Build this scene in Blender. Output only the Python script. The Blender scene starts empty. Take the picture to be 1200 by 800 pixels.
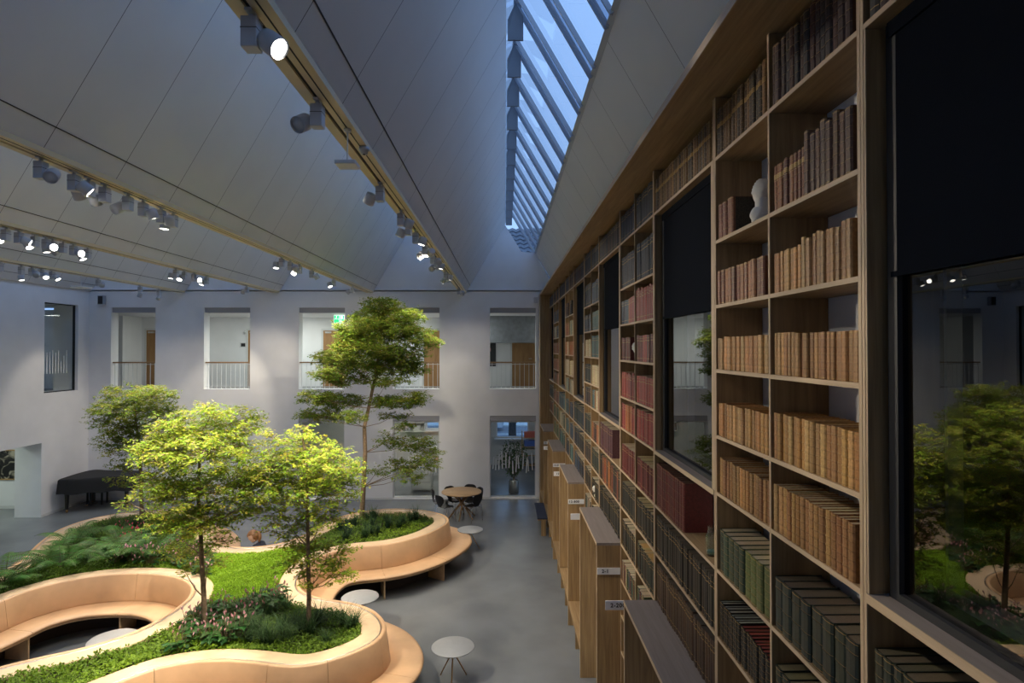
import bpy, bmesh, math, random
from mathutils import Vector, Matrix, Quaternion
PI = math.pi
SC = bpy.context.scene
COL = SC.collection
R = random.Random(7)

# ------------------------------------------------------------------ survey helper (pixel of the 1200x800 photo -> point in the hall)
FPX, YAW, PITCH, HC = 694.0, 0.0127, 0.0116, 4.8
_f = Vector((math.sin(YAW)*math.cos(PITCH), math.cos(YAW)*math.cos(PITCH), math.sin(PITCH)))
_r = Vector((math.cos(YAW), -math.sin(YAW), 0)); _u = _r.cross(_f)
EYE = Vector((0, 0, HC))
def ray(x, y): return _f + _r*((x-600)/FPX) - _u*((y-400)/FPX)
def at_y(x, y, Y): d = ray(x, y); return EYE + d*(Y/d.y)
def at_x(x, y, X): d = ray(x, y); return EYE + d*(X/d.x)
def at_z(x, y, Z): d = ray(x, y); return EYE + d*((Z-HC)/d.z)

# ------------------------------------------------------------------ object helpers
def tag(o, label=None, cat=None, group=None, kind=None):
    if label: o['label'] = label
    if cat: o['category'] = cat
    if group: o['group'] = group
    if kind: o['kind'] = kind
    return o
def empty(name, loc=(0, 0, 0), rz=0.0):
    o = bpy.data.objects.new(name, None); COL.objects.link(o)
    o.location = loc; o.rotation_euler = (0, 0, rz); o.empty_display_size = .1
    return o
def kids(o): return [c for c in bpy.data.objects if c.parent == o]
def copy_tree(o, parent=None):
    c = o.copy(); COL.objects.link(c); c.parent = parent
    for ch in list(o.children): copy_tree(ch, c)
    return c

class MB:
    def __init__(s): s.v = []; s.f = []; s.m = []; s.c = []; s.sm = []
    def add(s, vs, fs, mi=0, col=None, smooth=False, M=None):
        b = len(s.v)
        s.v += [tuple(M @ Vector(p)) for p in vs] if M else [tuple(p) for p in vs]
        for f in fs:
            s.f.append(tuple(b+i for i in f)); s.m.append(mi); s.c.append(col); s.sm.append(smooth)
    def box(s, a, b, mi=0, col=None, M=None):
        (x0, y0, z0), (x1, y1, z1) = a, b
        if x0 > x1: x0, x1 = x1, x0
        if y0 > y1: y0, y1 = y1, y0
        if z0 > z1: z0, z1 = z1, z0
        vs = [(x0,y0,z0),(x1,y0,z0),(x1,y1,z0),(x0,y1,z0),(x0,y0,z1),(x1,y0,z1),(x1,y1,z1),(x0,y1,z1)]
        s.add(vs, [(3,2,1,0),(4,5,6,7),(0,1,5,4),(1,2,6,5),(2,3,7,6),(3,0,4,7)], mi, col, False, M)
    def bbox(s, a, b, bev=.006, mi=0, M=None):            # box with bevelled edges
        bm = bmesh.new(); bmesh.ops.create_cube(bm, size=1)
        for v in bm.verts: v.co = Vector([(a[i]+b[i])/2 + v.co[i]*abs(b[i]-a[i]) for i in range(3)])
        bmesh.ops.bevel(bm, geom=bm.edges[:], offset=bev, segments=2, affect='EDGES', profile=.5)
        s.frombm(bm, mi, M=M)
    def frombm(s, bm, mi=0, col=None, smooth=False, M=None):
        bm.verts.index_update()
        s.add([v.co[:] for v in bm.verts], [[v.index for v in f.verts] for f in bm.faces], mi, col, smooth, M); bm.free()
    def prism(s, poly, y0, y1, mi=0, col=None):            # (x,z) polygon extruded along y
        n = len(poly)
        vs = [(x, y0, z) for x, z in poly] + [(x, y1, z) for x, z in poly]
        s.add(vs, [tuple(range(n)), tuple(range(2*n-1, n-1, -1))] + [(i, i+n, (i+1) % n+n, (i+1) % n) for i in range(n)], mi, col)
    def prismz(s, poly, z0, z1, mi=0, col=None):           # (x,y) polygon extruded along z
        n = len(poly)
        vs = [(x, y, z0) for x, y in poly] + [(x, y, z1) for x, y in poly]
        s.add(vs, [tuple(range(n-1, -1, -1)), tuple(range(n, 2*n))] + [(i, (i+1) % n, (i+1) % n+n, i+n) for i in range(n)], mi, col)
    def tube(s, pts, rad, seg=8, mi=0, col=None, cap=True):
        pts = [Vector(p) for p in pts]; n = len(pts)
        rad = [rad]*n if not hasattr(rad, '__len__') else rad
        vs = []; up = None
        for i, p in enumerate(pts):
            t = (pts[min(i+1, n-1)]-pts[max(i-1, 0)])
            t = t.normalized() if t.length > 1e-9 else Vector((0, 0, 1))
            if up is None: up = t.orthogonal().normalized()
            up = (up - t*up.dot(t)); up = up.normalized() if up.length > 1e-6 else t.orthogonal().normalized()
            w = t.cross(up)
            for k in range(seg):
                a = 2*PI*k/seg; vs.append(p + (up*math.cos(a)+w*math.sin(a))*rad[i])
        fs = [(i*seg+k, i*seg+(k+1) % seg, (i+1)*seg+(k+1) % seg, (i+1)*seg+k) for i in range(n-1) for k in range(seg)]
        s.add(vs, fs, mi, col, True)
        if cap:
            s.add(vs[:seg], [tuple(range(seg-1, -1, -1))], mi, col); s.add(vs[-seg:], [tuple(range(seg))], mi, col)
    def lathe(s, prof, seg=32, mi=0, col=None, M=None, smooth=True, c=(0, 0)):   # (r,z) profile round the z axis
        n = len(prof)
        vs = [(c[0]+r*math.cos(2*PI*k/seg), c[1]+r*math.sin(2*PI*k/seg), z) for r, z in prof for k in range(seg)]
        fs = [(i*seg+k, i*seg+(k+1) % seg, (i+1)*seg+(k+1) % seg, (i+1)*seg+k) for i in range(n-1) for k in range(seg)]
        fs += [tuple(range(seg-1, -1, -1)), tuple(range((n-1)*seg, n*seg))]
        s.add(vs, fs, mi, col, smooth, M)
    def build(s, name, mats, parent=None, loc=None, rz=None, col=None):
        me = bpy.data.meshes.new(name); me.from_pydata(s.v, [], s.f)
        mats = mats if isinstance(mats, (list, tuple)) else [mats]
        for m in mats: me.materials.append(m)
        me.polygons.foreach_set('material_index', s.m)
        me.polygons.foreach_set('use_smooth', s.sm)
        if any(c is not None for c in s.c):
            at = me.color_attributes.new('Col', 'FLOAT_COLOR', 'CORNER'); buf = []
            for f, c in zip(s.f, s.c):
                c = c or (.5, .5, .5); buf += [c[0], c[1], c[2], 1.0]*len(f)
            at.data.foreach_set('color', buf)
        me.update()
        o = bpy.data.objects.new(name, me); COL.objects.link(o)
        if parent is not None: o.parent = parent
        if loc is not None: o.location = loc
        if rz is not None: o.rotation_euler = (0, 0, rz)
        return o
def struct(o, label=None, cat=None):
    o['kind'] = 'structure'
    if label: o['label'] = label
    if cat: o['category'] = cat
    return o

# ------------------------------------------------------------------ materials
def lin(h):
    h = h.lstrip('#'); c = [int(h[i:i+2], 16)/255 for i in (0, 2, 4)]
    return tuple(x/12.92 if x <= .04045 else ((x+.055)/1.055)**2.4 for x in c)
class NT:
    def __init__(s, name):
        s.m = bpy.data.materials.new(name); s.m.use_nodes = True; s.t = s.m.node_tree; s.n = s.t.nodes
        s.p = s.n['Principled BSDF']; s.out = s.n['Material Output']
    def node(s, k, **kw):
        n = s.n.new(k)
        for a, b in kw.items(): setattr(n, a, b)
        return n
    def link(s, a, b): s.t.links.new(a, b)
def simple(name, col, rough=.6, metal=0.0, var=0.0, scale=8.0, bump=0.0, bscale=60.0, spec=None, coat=0.0, stretch=None):
    t = NT(name); p = t.p
    p.inputs['Base Color'].default_value = (*col, 1); p.inputs['Roughness'].default_value = rough; p.inputs['Metallic'].default_value = metal
    if spec is not None: p.inputs['Specular IOR Level'].default_value = spec
    if coat: p.inputs['Coat Weight'].default_value = coat
    tc = t.node('ShaderNodeTexCoord'); src = tc.outputs['Object']
    if stretch:
        mp = t.node('ShaderNodeMapping'); mp.inputs['Scale'].default_value = stretch; t.link(src, mp.inputs['Vector']); src = mp.outputs['Vector']
    if var:
        nz = t.node('ShaderNodeTexNoise'); nz.inputs['Scale'].default_value = scale; nz.inputs['Detail'].default_value = 6; t.link(src, nz.inputs['Vector'])
        cr = t.node('ShaderNodeValToRGB'); e = cr.color_ramp.elements
        e[0].position, e[1].position = .3, .7
        e[0].color = (*[max(0, c*(1-var)) for c in col], 1); e[1].color = (*[min(1, c*(1+var)) for c in col], 1)
        t.link(nz.outputs['Fac'], cr.inputs['Fac']); t.link(cr.outputs['Color'], p.inputs['Base Color'])
    if bump:
        nb = t.node('ShaderNodeTexNoise'); nb.inputs['Scale'].default_value = bscale; nb.inputs['Detail'].default_value = 4; t.link(src, nb.inputs['Vector'])
        b = t.node('ShaderNodeBump'); b.inputs['Strength'].default_value = bump; b.inputs['Distance'].default_value = .01
        t.link(nb.outputs['Fac'], b.inputs['Height']); t.link(b.outputs['Normal'], p.inputs['Normal'])
    return t.m
def wood(name, dark, light, axis='z', rough=.5, fine=26):
    t = NT(name); p = t.p
    tc = t.node('ShaderNodeTexCoord'); mp = t.node('ShaderNodeMapping')
    sc = {'z': (fine, fine, 1.3), 'y': (fine, 1.3, fine), 'x': (1.3, fine, fine)}[axis]
    mp.inputs['Scale'].default_value = sc; t.link(tc.outputs['Object'], mp.inputs['Vector'])
    n1 = t.node('ShaderNodeTexNoise'); n1.inputs['Scale'].default_value = 1.0; n1.inputs['Detail'].default_value = 7; n1.inputs['Roughness'].default_value = .62; n1.inputs['Distortion'].default_value = .6
    t.link(mp.outputs['Vector'], n1.inputs['Vector'])
    cr = t.node('ShaderNodeValToRGB'); e = cr.color_ramp.elements
    e[0].position, e[1].position = .3, .68; e[0].color = (*dark, 1); e[1].color = (*light, 1)
    t.link(n1.outputs['Fac'], cr.inputs['Fac']); t.link(cr.outputs['Color'], p.inputs['Base Color'])
    b = t.node('ShaderNodeBump'); b.inputs['Strength'].default_value = .12; b.inputs['Distance'].default_value = .004
    t.link(n1.outputs['Fac'], b.inputs['Height']); t.link(b.outputs['Normal'], p.inputs['Normal'])
    p.inputs['Roughness'].default_value = rough
    return t.m
def emit(name, col, st):
    t = NT(name); t.p.inputs['Base Color'].default_value = (*col, 1); t.p.inputs['Emission Color'].default_value = (*col, 1); t.p.inputs['Emission Strength'].default_value = st
    return t.m
def glassy(name, tint=(1, 1, 1), ior=1.5, rough=0.0):
    # thin architectural pane: mirror reflection by angle, the rest passes straight through
    t = NT(name); t.n.remove(t.p)
    tr = t.node('ShaderNodeBsdfTransparent'); tr.inputs['Color'].default_value = (*tint, 1)
    gl = t.node('ShaderNodeBsdfGlossy'); gl.inputs['Roughness'].default_value = rough
    lw = t.node('ShaderNodeLayerWeight'); lw.inputs['Blend'].default_value = .5
    f0 = ((ior-1)/(ior+1))**2; f0 = 2*f0/(1+f0)
    pw = t.node('ShaderNodeMath', operation='POWER'); pw.inputs[1].default_value = 4.2; t.link(lw.outputs['Facing'], pw.inputs[0])
    fr = t.node('ShaderNodeMath', operation='MULTIPLY_ADD'); fr.inputs[1].default_value = 1-f0; fr.inputs[2].default_value = f0; t.link(pw.outputs[0], fr.inputs[0])
    mx = t.node('ShaderNodeMixShader')
    t.link(fr.outputs[0], mx.inputs[0]); t.link(tr.outputs[0], mx.inputs[1]); t.link(gl.outputs[0], mx.inputs[2]); t.link(mx.outputs[0], t.out.inputs['Surface'])
    return t.m
def leafy(name, trans=.45, rough=.5):
    t = NT(name); p = t.p
    a = t.node('ShaderNodeAttribute'); a.attribute_name = 'Col'
    t.link(a.outputs['Color'], p.inputs['Base Color']); p.inputs['Roughness'].default_value = rough; p.inputs['Specular IOR Level'].default_value = .3
    tl = t.node('ShaderNodeBsdfTranslucent'); t.link(a.outputs['Color'], tl.inputs['Color'])
    mx = t.node('ShaderNodeMixShader'); mx.inputs[0].default_value = trans
    t.link(p.outputs[0], mx.inputs[1]); t.link(tl.outputs[0], mx.inputs[2]); t.link(mx.outputs[0], t.out.inputs['Surface'])
    return t.m
def colattr(name, rough=.5, var=.25, scale=40, metal=0):
    t = NT(name); p = t.p
    a = t.node('ShaderNodeAttribute'); a.attribute_name = 'Col'
    tc = t.node('ShaderNodeTexCoord'); nz = t.node('ShaderNodeTexNoise'); nz.inputs['Scale'].default_value = scale; nz.inputs['Detail'].default_value = 5
    t.link(tc.outputs['Object'], nz.inputs['Vector'])
    mr = t.node('ShaderNodeMapRange'); mr.inputs['From Min'].default_value = .3; mr.inputs['From Max'].default_value = .7; mr.inputs['To Min'].default_value = 1-var; mr.inputs['To Max'].default_value = 1+var
    t.link(nz.outputs['Fac'], mr.inputs['Value'])
    mu = t.node('ShaderNodeVectorMath', operation='SCALE'); t.link(a.outputs['Color'], mu.inputs[0]); t.link(mr.outputs['Result'], mu.inputs['Scale'])
    t.link(mu.outputs[0], p.inputs['Base Color']); p.inputs['Roughness'].default_value = rough; p.inputs['Metallic'].default_value = metal
    return t.m
def ceiling_mat(name, phase, pitch):
    t = NT(name); p = t.p
    tc = t.node('ShaderNodeTexCoord'); sx = t.node('ShaderNodeSeparateXYZ'); t.link(tc.outputs['Object'], sx.inputs[0])
    m1 = t.node('ShaderNodeMath', operation='SUBTRACT'); m1.inputs[1].default_value = phase; t.link(sx.outputs['Y'], m1.inputs[0])
    m2 = t.node('ShaderNodeMath', operation='DIVIDE'); m2.inputs[1].default_value = pitch; t.link(m1.outputs[0], m2.inputs[0])
    m3 = t.node('ShaderNodeMath', operation='FRACT'); t.link(m2.outputs[0], m3.inputs[0])
    m4 = t.node('ShaderNodeMath', operation='LESS_THAN'); m4.inputs[1].default_value = .0075; t.link(m3.outputs[0], m4.inputs[0])
    nz = t.node('ShaderNodeTexNoise'); nz.inputs['Scale'].default_value = 1.2; nz.inputs['Detail'].default_value = 5; t.link(tc.outputs['Object'], nz.inputs['Vector'])
    cr = t.node('ShaderNodeValToRGB'); e = cr.color_ramp.elements; e[0].position, e[1].position = .35, .65
    e[0].color = (.64, .64, .635, 1); e[1].color = (.68, .68, .67, 1); t.link(nz.outputs['Fac'], cr.inputs['Fac'])
    mx = t.node('ShaderNodeMix', data_type='RGBA'); t.link(m4.outputs[0], mx.inputs['Factor']); t.link(cr.outputs['Color'], mx.inputs[6]); mx.inputs[7].default_value = (.12, .12, .12, 1)
    t.link(mx.outputs[2], p.inputs['Base Color']); p.inputs['Roughness'].default_value = .85
    return t.m

M = {}
M['wall'] = simple('wall_paint', (.83, .825, .83), .9, var=.03, scale=2.0, bump=.05, bscale=35)
M['ceil'] = ceiling_mat('ceiling_boards', 5.40, 1.0)
M['ceilR'] = ceiling_mat('ceiling_boards_by_shelves', 5.77, 1.04)
M['floor'] = simple('polished_concrete', (.185, .197, .205), .25, var=.16, scale=.9, bump=.015, bscale=9, spec=.5)
M['woodv'] = wood('oak_upright', (.215, .13, .058), (.40, .262, .122), 'z')
M['woody'] = wood('oak_board', (.235, .145, .066), (.41, .275, .135), 'y')
M['edge'] = wood('lit_oak_edge', (.42, .30, .19), (.58, .44, .29), 'y')  # paler than the boards: light on the front edges put into the colour
M['edgev'] = wood('lit_oak_edge_upright', (.42, .30, .19), (.58, .44, .29), 'z')  # same lit-edge tone, painted on the uprights
M['topgrey'] = wood('greyish_top', (.20, .165, .145), (.27, .225, .20), 'y')  # greyer than the other oak boards
M['tabletop'] = wood('table_oak', (.42, .25, .11), (.62, .40, .20), 'x', fine=14)
M['legwood'] = wood('turned_oak', (.26, .15, .07), (.40, .24, .11), 'z')
M['leather'] = simple('natural_leather', (.60, .375, .205), .48, var=.10, scale=3.0, bump=.06, bscale=90)
M['rim'] = simple('tanned_ledge', (.64, .46, .285), .55, var=.08, scale=5, bump=.08, bscale=120)
M['ply'] = simple('birch_ply', (.50, .34, .19), .55, var=.12, scale=14)
M['dark'] = simple('dark_plinth', (.035, .03, .028), .8)
M['seam'] = simple('seam_thread', (.20, .10, .05), .8)
M['steel'] = simple('brushed_steel', (.62, .60, .57), .32, 1.0, var=.1, scale=40)
M['chrome'] = simple('chrome_legs', (.55, .55, .56), .2, 1.0)
M['brass'] = simple('aged_brass', (.42, .25, .10), .35, .8)
M['black'] = simple('black_shell', (.012, .011, .011), .38)
M['blackcloth'] = simple('black_cover', (.013, .013, .014), .75, bump=.1, bscale=30)
M['white_top'] = simple('pale_tabletop', (.36, .37, .375), .4, var=.05, scale=12)
M['lampgrey'] = simple('lamp_housing', (.50, .51, .54), .45)
M['trackbeige'] = simple('track_beige', (.70, .58, .35), .5)
M['slot'] = simple('track_slot', (.03, .026, .02), .7)
M['lens'] = emit('lamp_lens', (1.0, .95, .86), 6.0)
M['lensoff'] = simple('lens_unlit', (.55, .56, .58), .3)
M['whitepl'] = simple('white_plastic', (.70, .70, .69), .45)
M['rail'] = simple('white_bars', (.70, .71, .71), .45)
M['handrail'] = wood('handrail_oak', (.25, .14, .06), (.40, .24, .12), 'x')
M['door'] = wood('oak_door', (.28, .14, .05), (.42, .23, .09), 'z', fine=9)
M['lintel'] = simple('grey_lintel', (.36, .36, .38), .6)
M['navy'] = simple('navy_blind', (.004, .006, .011), .95, bump=.1, bscale=220, spec=.08)
M['navyfab'] = simple('navy_fabric', (.018, .026, .055), .85, bump=.2, bscale=160)
M['darkframe'] = simple('dark_frame', (.02, .021, .024), .5)
M['glassR'] = glassy('shelf_window_glass', (.20, .21, .23), 1.6)  # dark tint stands in for the darkness of the room behind
M['glass'] = glassy('window_glass', (.86, .9, .89), 1.5)
M['glassSky'] = glassy('skylight_glass', (.93, .95, .97), 1.35)
M['frost'] = simple('frosted_stripe', (.62, .64, .64), .8)
M['bandglass'] = glassy('tinted_band_glass', (.50, .56, .66), 1.3)  # bluish see-through strips between the mullion pairs
M['mull'] = simple('skylight_mullion', (.42, .45, .50), .5)
M['gusset'] = simple('zinc_gusset', (.17, .18, .20), .6)
M['tile'] = simple('roof_tile', (.16, .17, .19), .7, var=.2, scale=6)
M['soil'] = simple('dark_soil', (.028, .022, .014), .95, var=.4, scale=30, bump=.5, bscale=40)
M['bark'] = simple('bark', (.21, .145, .09), .9, var=.35, scale=25, bump=.5, bscale=40)
M['leaf'] = leafy('tree_leaf', .6)
M['leaf2'] = leafy('plant_leaf', .35)
M['petal'] = leafy('pink_petal', .4, .4)
M['book'] = colattr('book_binding', .5, .28, 60)
M['pages'] = colattr('book_pages', .85, .12, 120)
M['gilt'] = simple('gilt_lettering', (.34, .21, .07), .45, .5)
M['plaster'] = simple('plaster_white', (.66, .64, .59), .7)
M['signwhite'] = simple('sign_white', (.82, .82, .82), .5)
M['ink'] = simple('sign_ink', (.01, .01, .01), .6)
M['green'] = emit('exit_green', (.01, .55, .17), 1.0)
M['exitwhite'] = emit('exit_white', (.85, 1, .88), 1.0)
M['skin'] = simple('skin', (.74, .50, .38), .5)
M['hair'] = simple('hair_brown', (.23, .11, .045), .5, var=.35, scale=30, bump=.4, bscale=60)
M['jacket'] = simple('navy_jacket', (.018, .022, .038), .8, bump=.2, bscale=80)
M['trouser'] = simple('dark_trousers', (.022, .022, .026), .8)
M['shoe'] = simple('dark_shoes', (.02, .018, .016), .5)
M['barkdark'] = simple('dark_bark', (.035, .03, .028), .9, var=.3, scale=12)  # darker than the indoor bark
M['asphalt'] = simple('street_asphalt', (.22, .23, .25), .8, var=.1, scale=2)
M['carwhite'] = simple('car_paint', (.60, .61, .63), .3)
M['cardark'] = simple('car_glass', (.02, .022, .026), .1)
M['tyre'] = simple('tyre', (.015, .015, .015), .8)
M['copier'] = simple('copier_body', (.55, .55, .53), .5)
M['officewhite'] = simple('office_white', (.62, .62, .58), .7)
M['jar'] = glassy('jar_glass', (.88, .92, .88), 1.5)
M['framewood'] = wood('frame_gold_oak', (.35, .20, .06), (.5, .31, .11), 'z')
M['speckle'] = simple('marbled_paper', (.03, .022, .012), .7, var=1.2, scale=160)

# ------------------------------------------------------------------ survey results
XS, XF, XB, XG = 1.388, 1.1027, 1.70, 1.478      # shelf front, frame front, back wall, panes
Y0, MOD = 2.284, .8023
YF, XL = 18.93, -13.16
ZSOF = HC+1.658
LV = [HC+z for z in (1.254, .707, .284, -.1365, -.5666, -.938, -1.439, -1.875, -2.327, -2.75, -3.17, -3.60, -4.02)]
ZT = LV[8]
def YN(n): return Y0+MOD*n
ZV = 6.62
VAL = [-1.316-2.971*k for k in range(5)]
YBK = -3.0

# ================================================================== SHELL
def wall_holes(axis, pos, thick, u0, u1, z0, z1, holes, name, mat, parent=None):
    """wall at axis=pos ('y': spans x; 'x': spans y), thick away from the hall (sign), rectangular holes (u0,u1,z0,z1)."""
    us = sorted({u0, u1, *[h[0] for h in holes], *[h[1] for h in holes]}); zs = sorted({z0, z1, *[h[2] for h in holes], *[h[3] for h in holes]})
    def inh(u, z): return any(h[0] < u < h[1] and h[2] < z < h[3] for h in holes)
    mb = MB(); P = lambda u, d, z: (u, pos+d, z) if axis == 'y' else (pos+d, u, z)
    for i in range(len(us)-1):
        for j in range(len(zs)-1):
            if inh((us[i]+us[i+1])/2, (zs[j]+zs[j+1])/2): continue
            for d in (0, thick):
                mb.add([P(us[i], d, zs[j]), P(us[i+1], d, zs[j]), P(us[i+1], d, zs[j+1]), P(us[i], d, zs[j+1])], [(0, 1, 2, 3)])
    for a, b, c, d in holes:
        for q in ([(a, c), (b, c)], [(b, c), (b, d)], [(b, d), (a, d)], [(a, d), (a, c)]):
            (p, r), (s_, t) = q
            mb.add([P(p, 0, r), P(s_, 0, t), P(s_, thick, t), P(p, thick, r)], [(0, 1, 2, 3)])
    for q in ([(u0, z0), (u1, z0)], [(u1, z0), (u1, z1)], [(u1, z1), (u0, z1)], [(u0, z1), (u0, z0)]):
        (p, r), (s_, t) = q
        mb.add([P(p, 0, r), P(s_, 0, t), P(s_, thick, t), P(p, thick, r)], [(0, 1, 2, 3)])
    return struct(mb.build(name, mat, parent))

mb = MB(); mb.box((XL-.75, YBK-.2, -.25), (1.75, YF+.35, 0)); struct(mb.build('floor', M['floor']), 'polished grey concrete floor of the library hall', 'floor')

WX = []
for a, b in ((130, 182), (239, 293), (350, 404), (460.5, 515), (574, 628)):
    WX.append((at_y(a, 407, YF).x, at_y(b, 407, YF).x))
UZ0, UZ1 = at_y(600, 455.5, YF).z, at_y(600, 360.5, YF).z
LZ0, LZ1 = .03, at_y(600, 487, YF).z
holes = [(a, b, UZ0, UZ1) for a, b in WX] + [(a, b, LZ0, LZ1) for a, b in WX[2:]]
wall_holes('y', YF, .36, XL-.9, 1.9, 0, ZV+.03, holes, 'wall_back', M['wall'])['label'] = 'white end wall with two storeys of window openings'

# left wall
ly0, ly1 = at_x(52, 400, XL).y, at_x(91.5, 400, XL).y
lz1, lz0 = at_x(91, 357.5, XL).z, at_x(91, 457, XL).z
gy1 = at_x(48, 600, XL).y; gz1 = at_x(48, 519, XL).z
wall_holes('x', XL, -.75, YBK, YF+.36, -.02, ZV+.03, [(ly0, ly1, lz0, lz1), (12.6, gy1, -.012, gz1)], 'wall_left', M['wall'])['label'] = 'white side wall beside the covered piano'
wall_holes('y', YBK, -.2, XL-.75, 5.2, 0, 9.6, [], 'wall_front', M['wall'])
# skirting
mb = MB(); edges = [XL]+[v for w in WX[2:] for v in w]+[1.1]
for i in range(0, len(edges), 2): mb.box((edges[i], YF-.015, 0), (edges[i+1], YF, .07))
struct(mb.build('baseboard_back', M['whitepl']))
mb = MB(); mb.box((XL, gy1, 0), (XL+.015, YF-.016, .07)); struct(mb.build('baseboard_left', M['whitepl']))

# ceiling folds
mb = MB(); gaps = []
def slab(p, q, th, mi):
    dx, dz = q[0]-p[0], q[1]-p[1]; L = math.hypot(dx, dz); nx, nz = -dz/L*th, dx/L*th
    if nz < 0: nx, nz = -nx, -nz
    mb.prism([p, q, (q[0]+nx, q[1]+nz), (p[0]+nx, p[1]+nz)], YBK, YF, mi)
folds = []
for k in range(5):
    vl = VAL[k]; vr = VAL[k-1] if k else 1.655; c = (vl+vr)/2
    folds.append((c, vl, vr))
    slab((vl+.11, ZV), (c-.15, 8.745), .14, 0)
    slab((c+.82, 7.86), (vr-.11 if k else 1.66, ZV if k else 6.70), .14, 1 if k == 0 else 0)
    if k: mb.prism([(vr-.11, ZV+.001), (vr+.11, ZV+.001), (vr+.11, ZV+.2), (vr-.11, ZV+.2)], YBK, YF, 0)
mb.prism([(VAL[4]-.8, ZV+.001), (VAL[4]+.11, ZV+.001), (VAL[4]+.11, ZV+.2), (VAL[4]-.8, ZV+.2)], YBK, YF, 0)
mb.prism([(1.50, 6.72), (5.3, 6.72), (5.3, 6.9), (1.50, 6.9)], YBK, YF+.3, 1)
struct(mb.build('ceiling', [M['ceil'], M['ceilR']]), 'white folded ceiling of sloping panels between the skylights', 'ceiling')
mb = MB()
for c, vl, vr in folds:
    for t in (.105,):
        x = vl+.11+t; z = ZV+t*1.736
        mb.prism([(x, z-.001), (x+.005, z+.0077), (x+.008, z+.006), (x+.003, z-.0027)], YBK, YF-.01)
struct(mb.build('trim_1', M['slot']))['label'] = 'thin dark shadow gaps along the foot of each ceiling slope'
# gable ends (far) with a glazed tip over each skylight, and plain near ends
for nm, y, sgn in (('wall_gable', YF, 1),):
    mb = MB()
    for i, (c, vl, vr) in enumerate(folds):
        poly = [(vl-.11, ZV), (c-.15, 8.745), (c+.37, 7.90), (c+.82, 7.86), (vr+.0, ZV)]
        mb.prism(poly, y, y+.3)
    struct(mb.build(nm, M['wall']))['label'] = 'white triangular gables closing the ceiling folds above the end wall'
mb = MB(); mb.box((XL, YF-.05, ZV+.03), (1.6, YF, ZV+.075)); struct(mb.build('trim_2', M['wall']))['label'] = 'slim ledge along the head of the end wall'

# skylights
for i, (c, vl, vr) in enumerate(folds):
    root = struct(empty('skylight', (0, 0, 0)), 'long ridge skylight of blue dusk panes, %s from the bookcase wall' % ['first', 'second', 'third', 'fourth', 'fifth'][i], 'skylight')
    A = Vector((c+.82, 0, 7.86)); B = Vector((c, 0, 9.27)); L = Vector((c-.15, 0, 8.745))
    n = Vector((B.z-A.z, 0, A.x-B.x)).normalized()
    mb = MB()
    for P, Q in ((A, B), (B, L)):
        mb.add([(P.x, YBK, P.z), (Q.x, YBK, Q.z), (Q.x, YF+.3, Q.z), (P.x, YF+.3, P.z)], [(0, 1, 2, 3)])
    mb.build('glass', M['glassSky'], root)
    if i < 2:
        mb = MB(); mf = MB(); d = (B-A).normalized()
        y = 2.35 + 1.03*-3
        while y < YF:
            for w, dd, o_, k_ in ((.022, .05, -.13, 0), (.022, .05, .13, 0), (.012, .02, -.09, 0), (.012, .02, .09, 0), (.22, .012, 0, 1)):
                pts = []; yy = y+o_; g_ = mb if k_ == 0 else mf
                for P in (A-d*.02, B):
                    for s in (0, -dd): pts.append(P+n*(s-.006))
                vs = [(p.x, yy-w/2, p.z) for p in pts]+[(p.x, yy+w/2, p.z) for p in pts]
                g_.add(vs, [(0, 1, 3, 2), (4, 6, 7, 5), (0, 4, 5, 1), (2, 3, 7, 6), (0, 2, 6, 4), (1, 5, 7, 3)] if k_ == 0 else [(0, 2, 6, 4)])
            y += 1.03
        mb.build('mullion', M['mull'], root); mf.build('tinted_strip', M['bandglass'], root)
        mb = MB(); y = 2.35-1.03*3
        while y < YF:
            mb.prism([(c-.13, 8.72), (c+.07, 8.72), (c+.07, 9.02), (c-.03, 9.20), (c-.13, 8.98)], y-.015, y+.015)
            y += 1.03
        mb.build('ridge_bracket', M['gusset'], root)
    mb = MB(); mb.prism([(A.x-.03, A.z+.0), (A.x+.02, A.z-.04), (A.x+.08, A.z+.02), (A.x+.03, A.z+.06)], YBK, YF); mb.prism([(B.x-.05, B.z-.03), (B.x+.05, B.z-.03), (B.x+.05, B.z+.04), (B.x-.05, B.z+.04)], YBK, YF+.3)
    mb.build('sill_profile', M['mull'], root)
# neighbouring tiled roof seen through the glazed tip
mb = MB(); ny, nx = 12, 60; vs = []; fs = []
for j in range(ny+1):
    for i in range(nx+1):
        s = j/ny; y = 20.6+s*2.6; z = 7.2+s*2.3
        vs.append((-2+i*.07, y, z+.03*math.sin(i*PI/2)))
for j in range(ny):
    for i in range(nx):
        a = len(mb.v)
        q = [Vector(vs[j*(nx+1)+i]), Vector(vs[j*(nx+1)+i+1]), Vector(vs[(j+1)*(nx+1)+i+1]), Vector(vs[(j+1)*(nx+1)+i])]
        mb.add([q[0]+Vector((0, -.03, .035)), q[1]+Vector((0, -.03, .035)), q[2], q[3]], [(0, 1, 2, 3)])
        mb.add([q[0]+Vector((0, -.03, .035)), q[1]+Vector((0, -.03, .035)), q[1], q[0]], [(3, 2, 1, 0)])
mb.box((-2, 20.8, 5), (2.2, 23.3, 7.1))
struct(mb.build('exterior_roof', M['tile']), 'dark tiled roof of the neighbouring building', 'roof')

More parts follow.
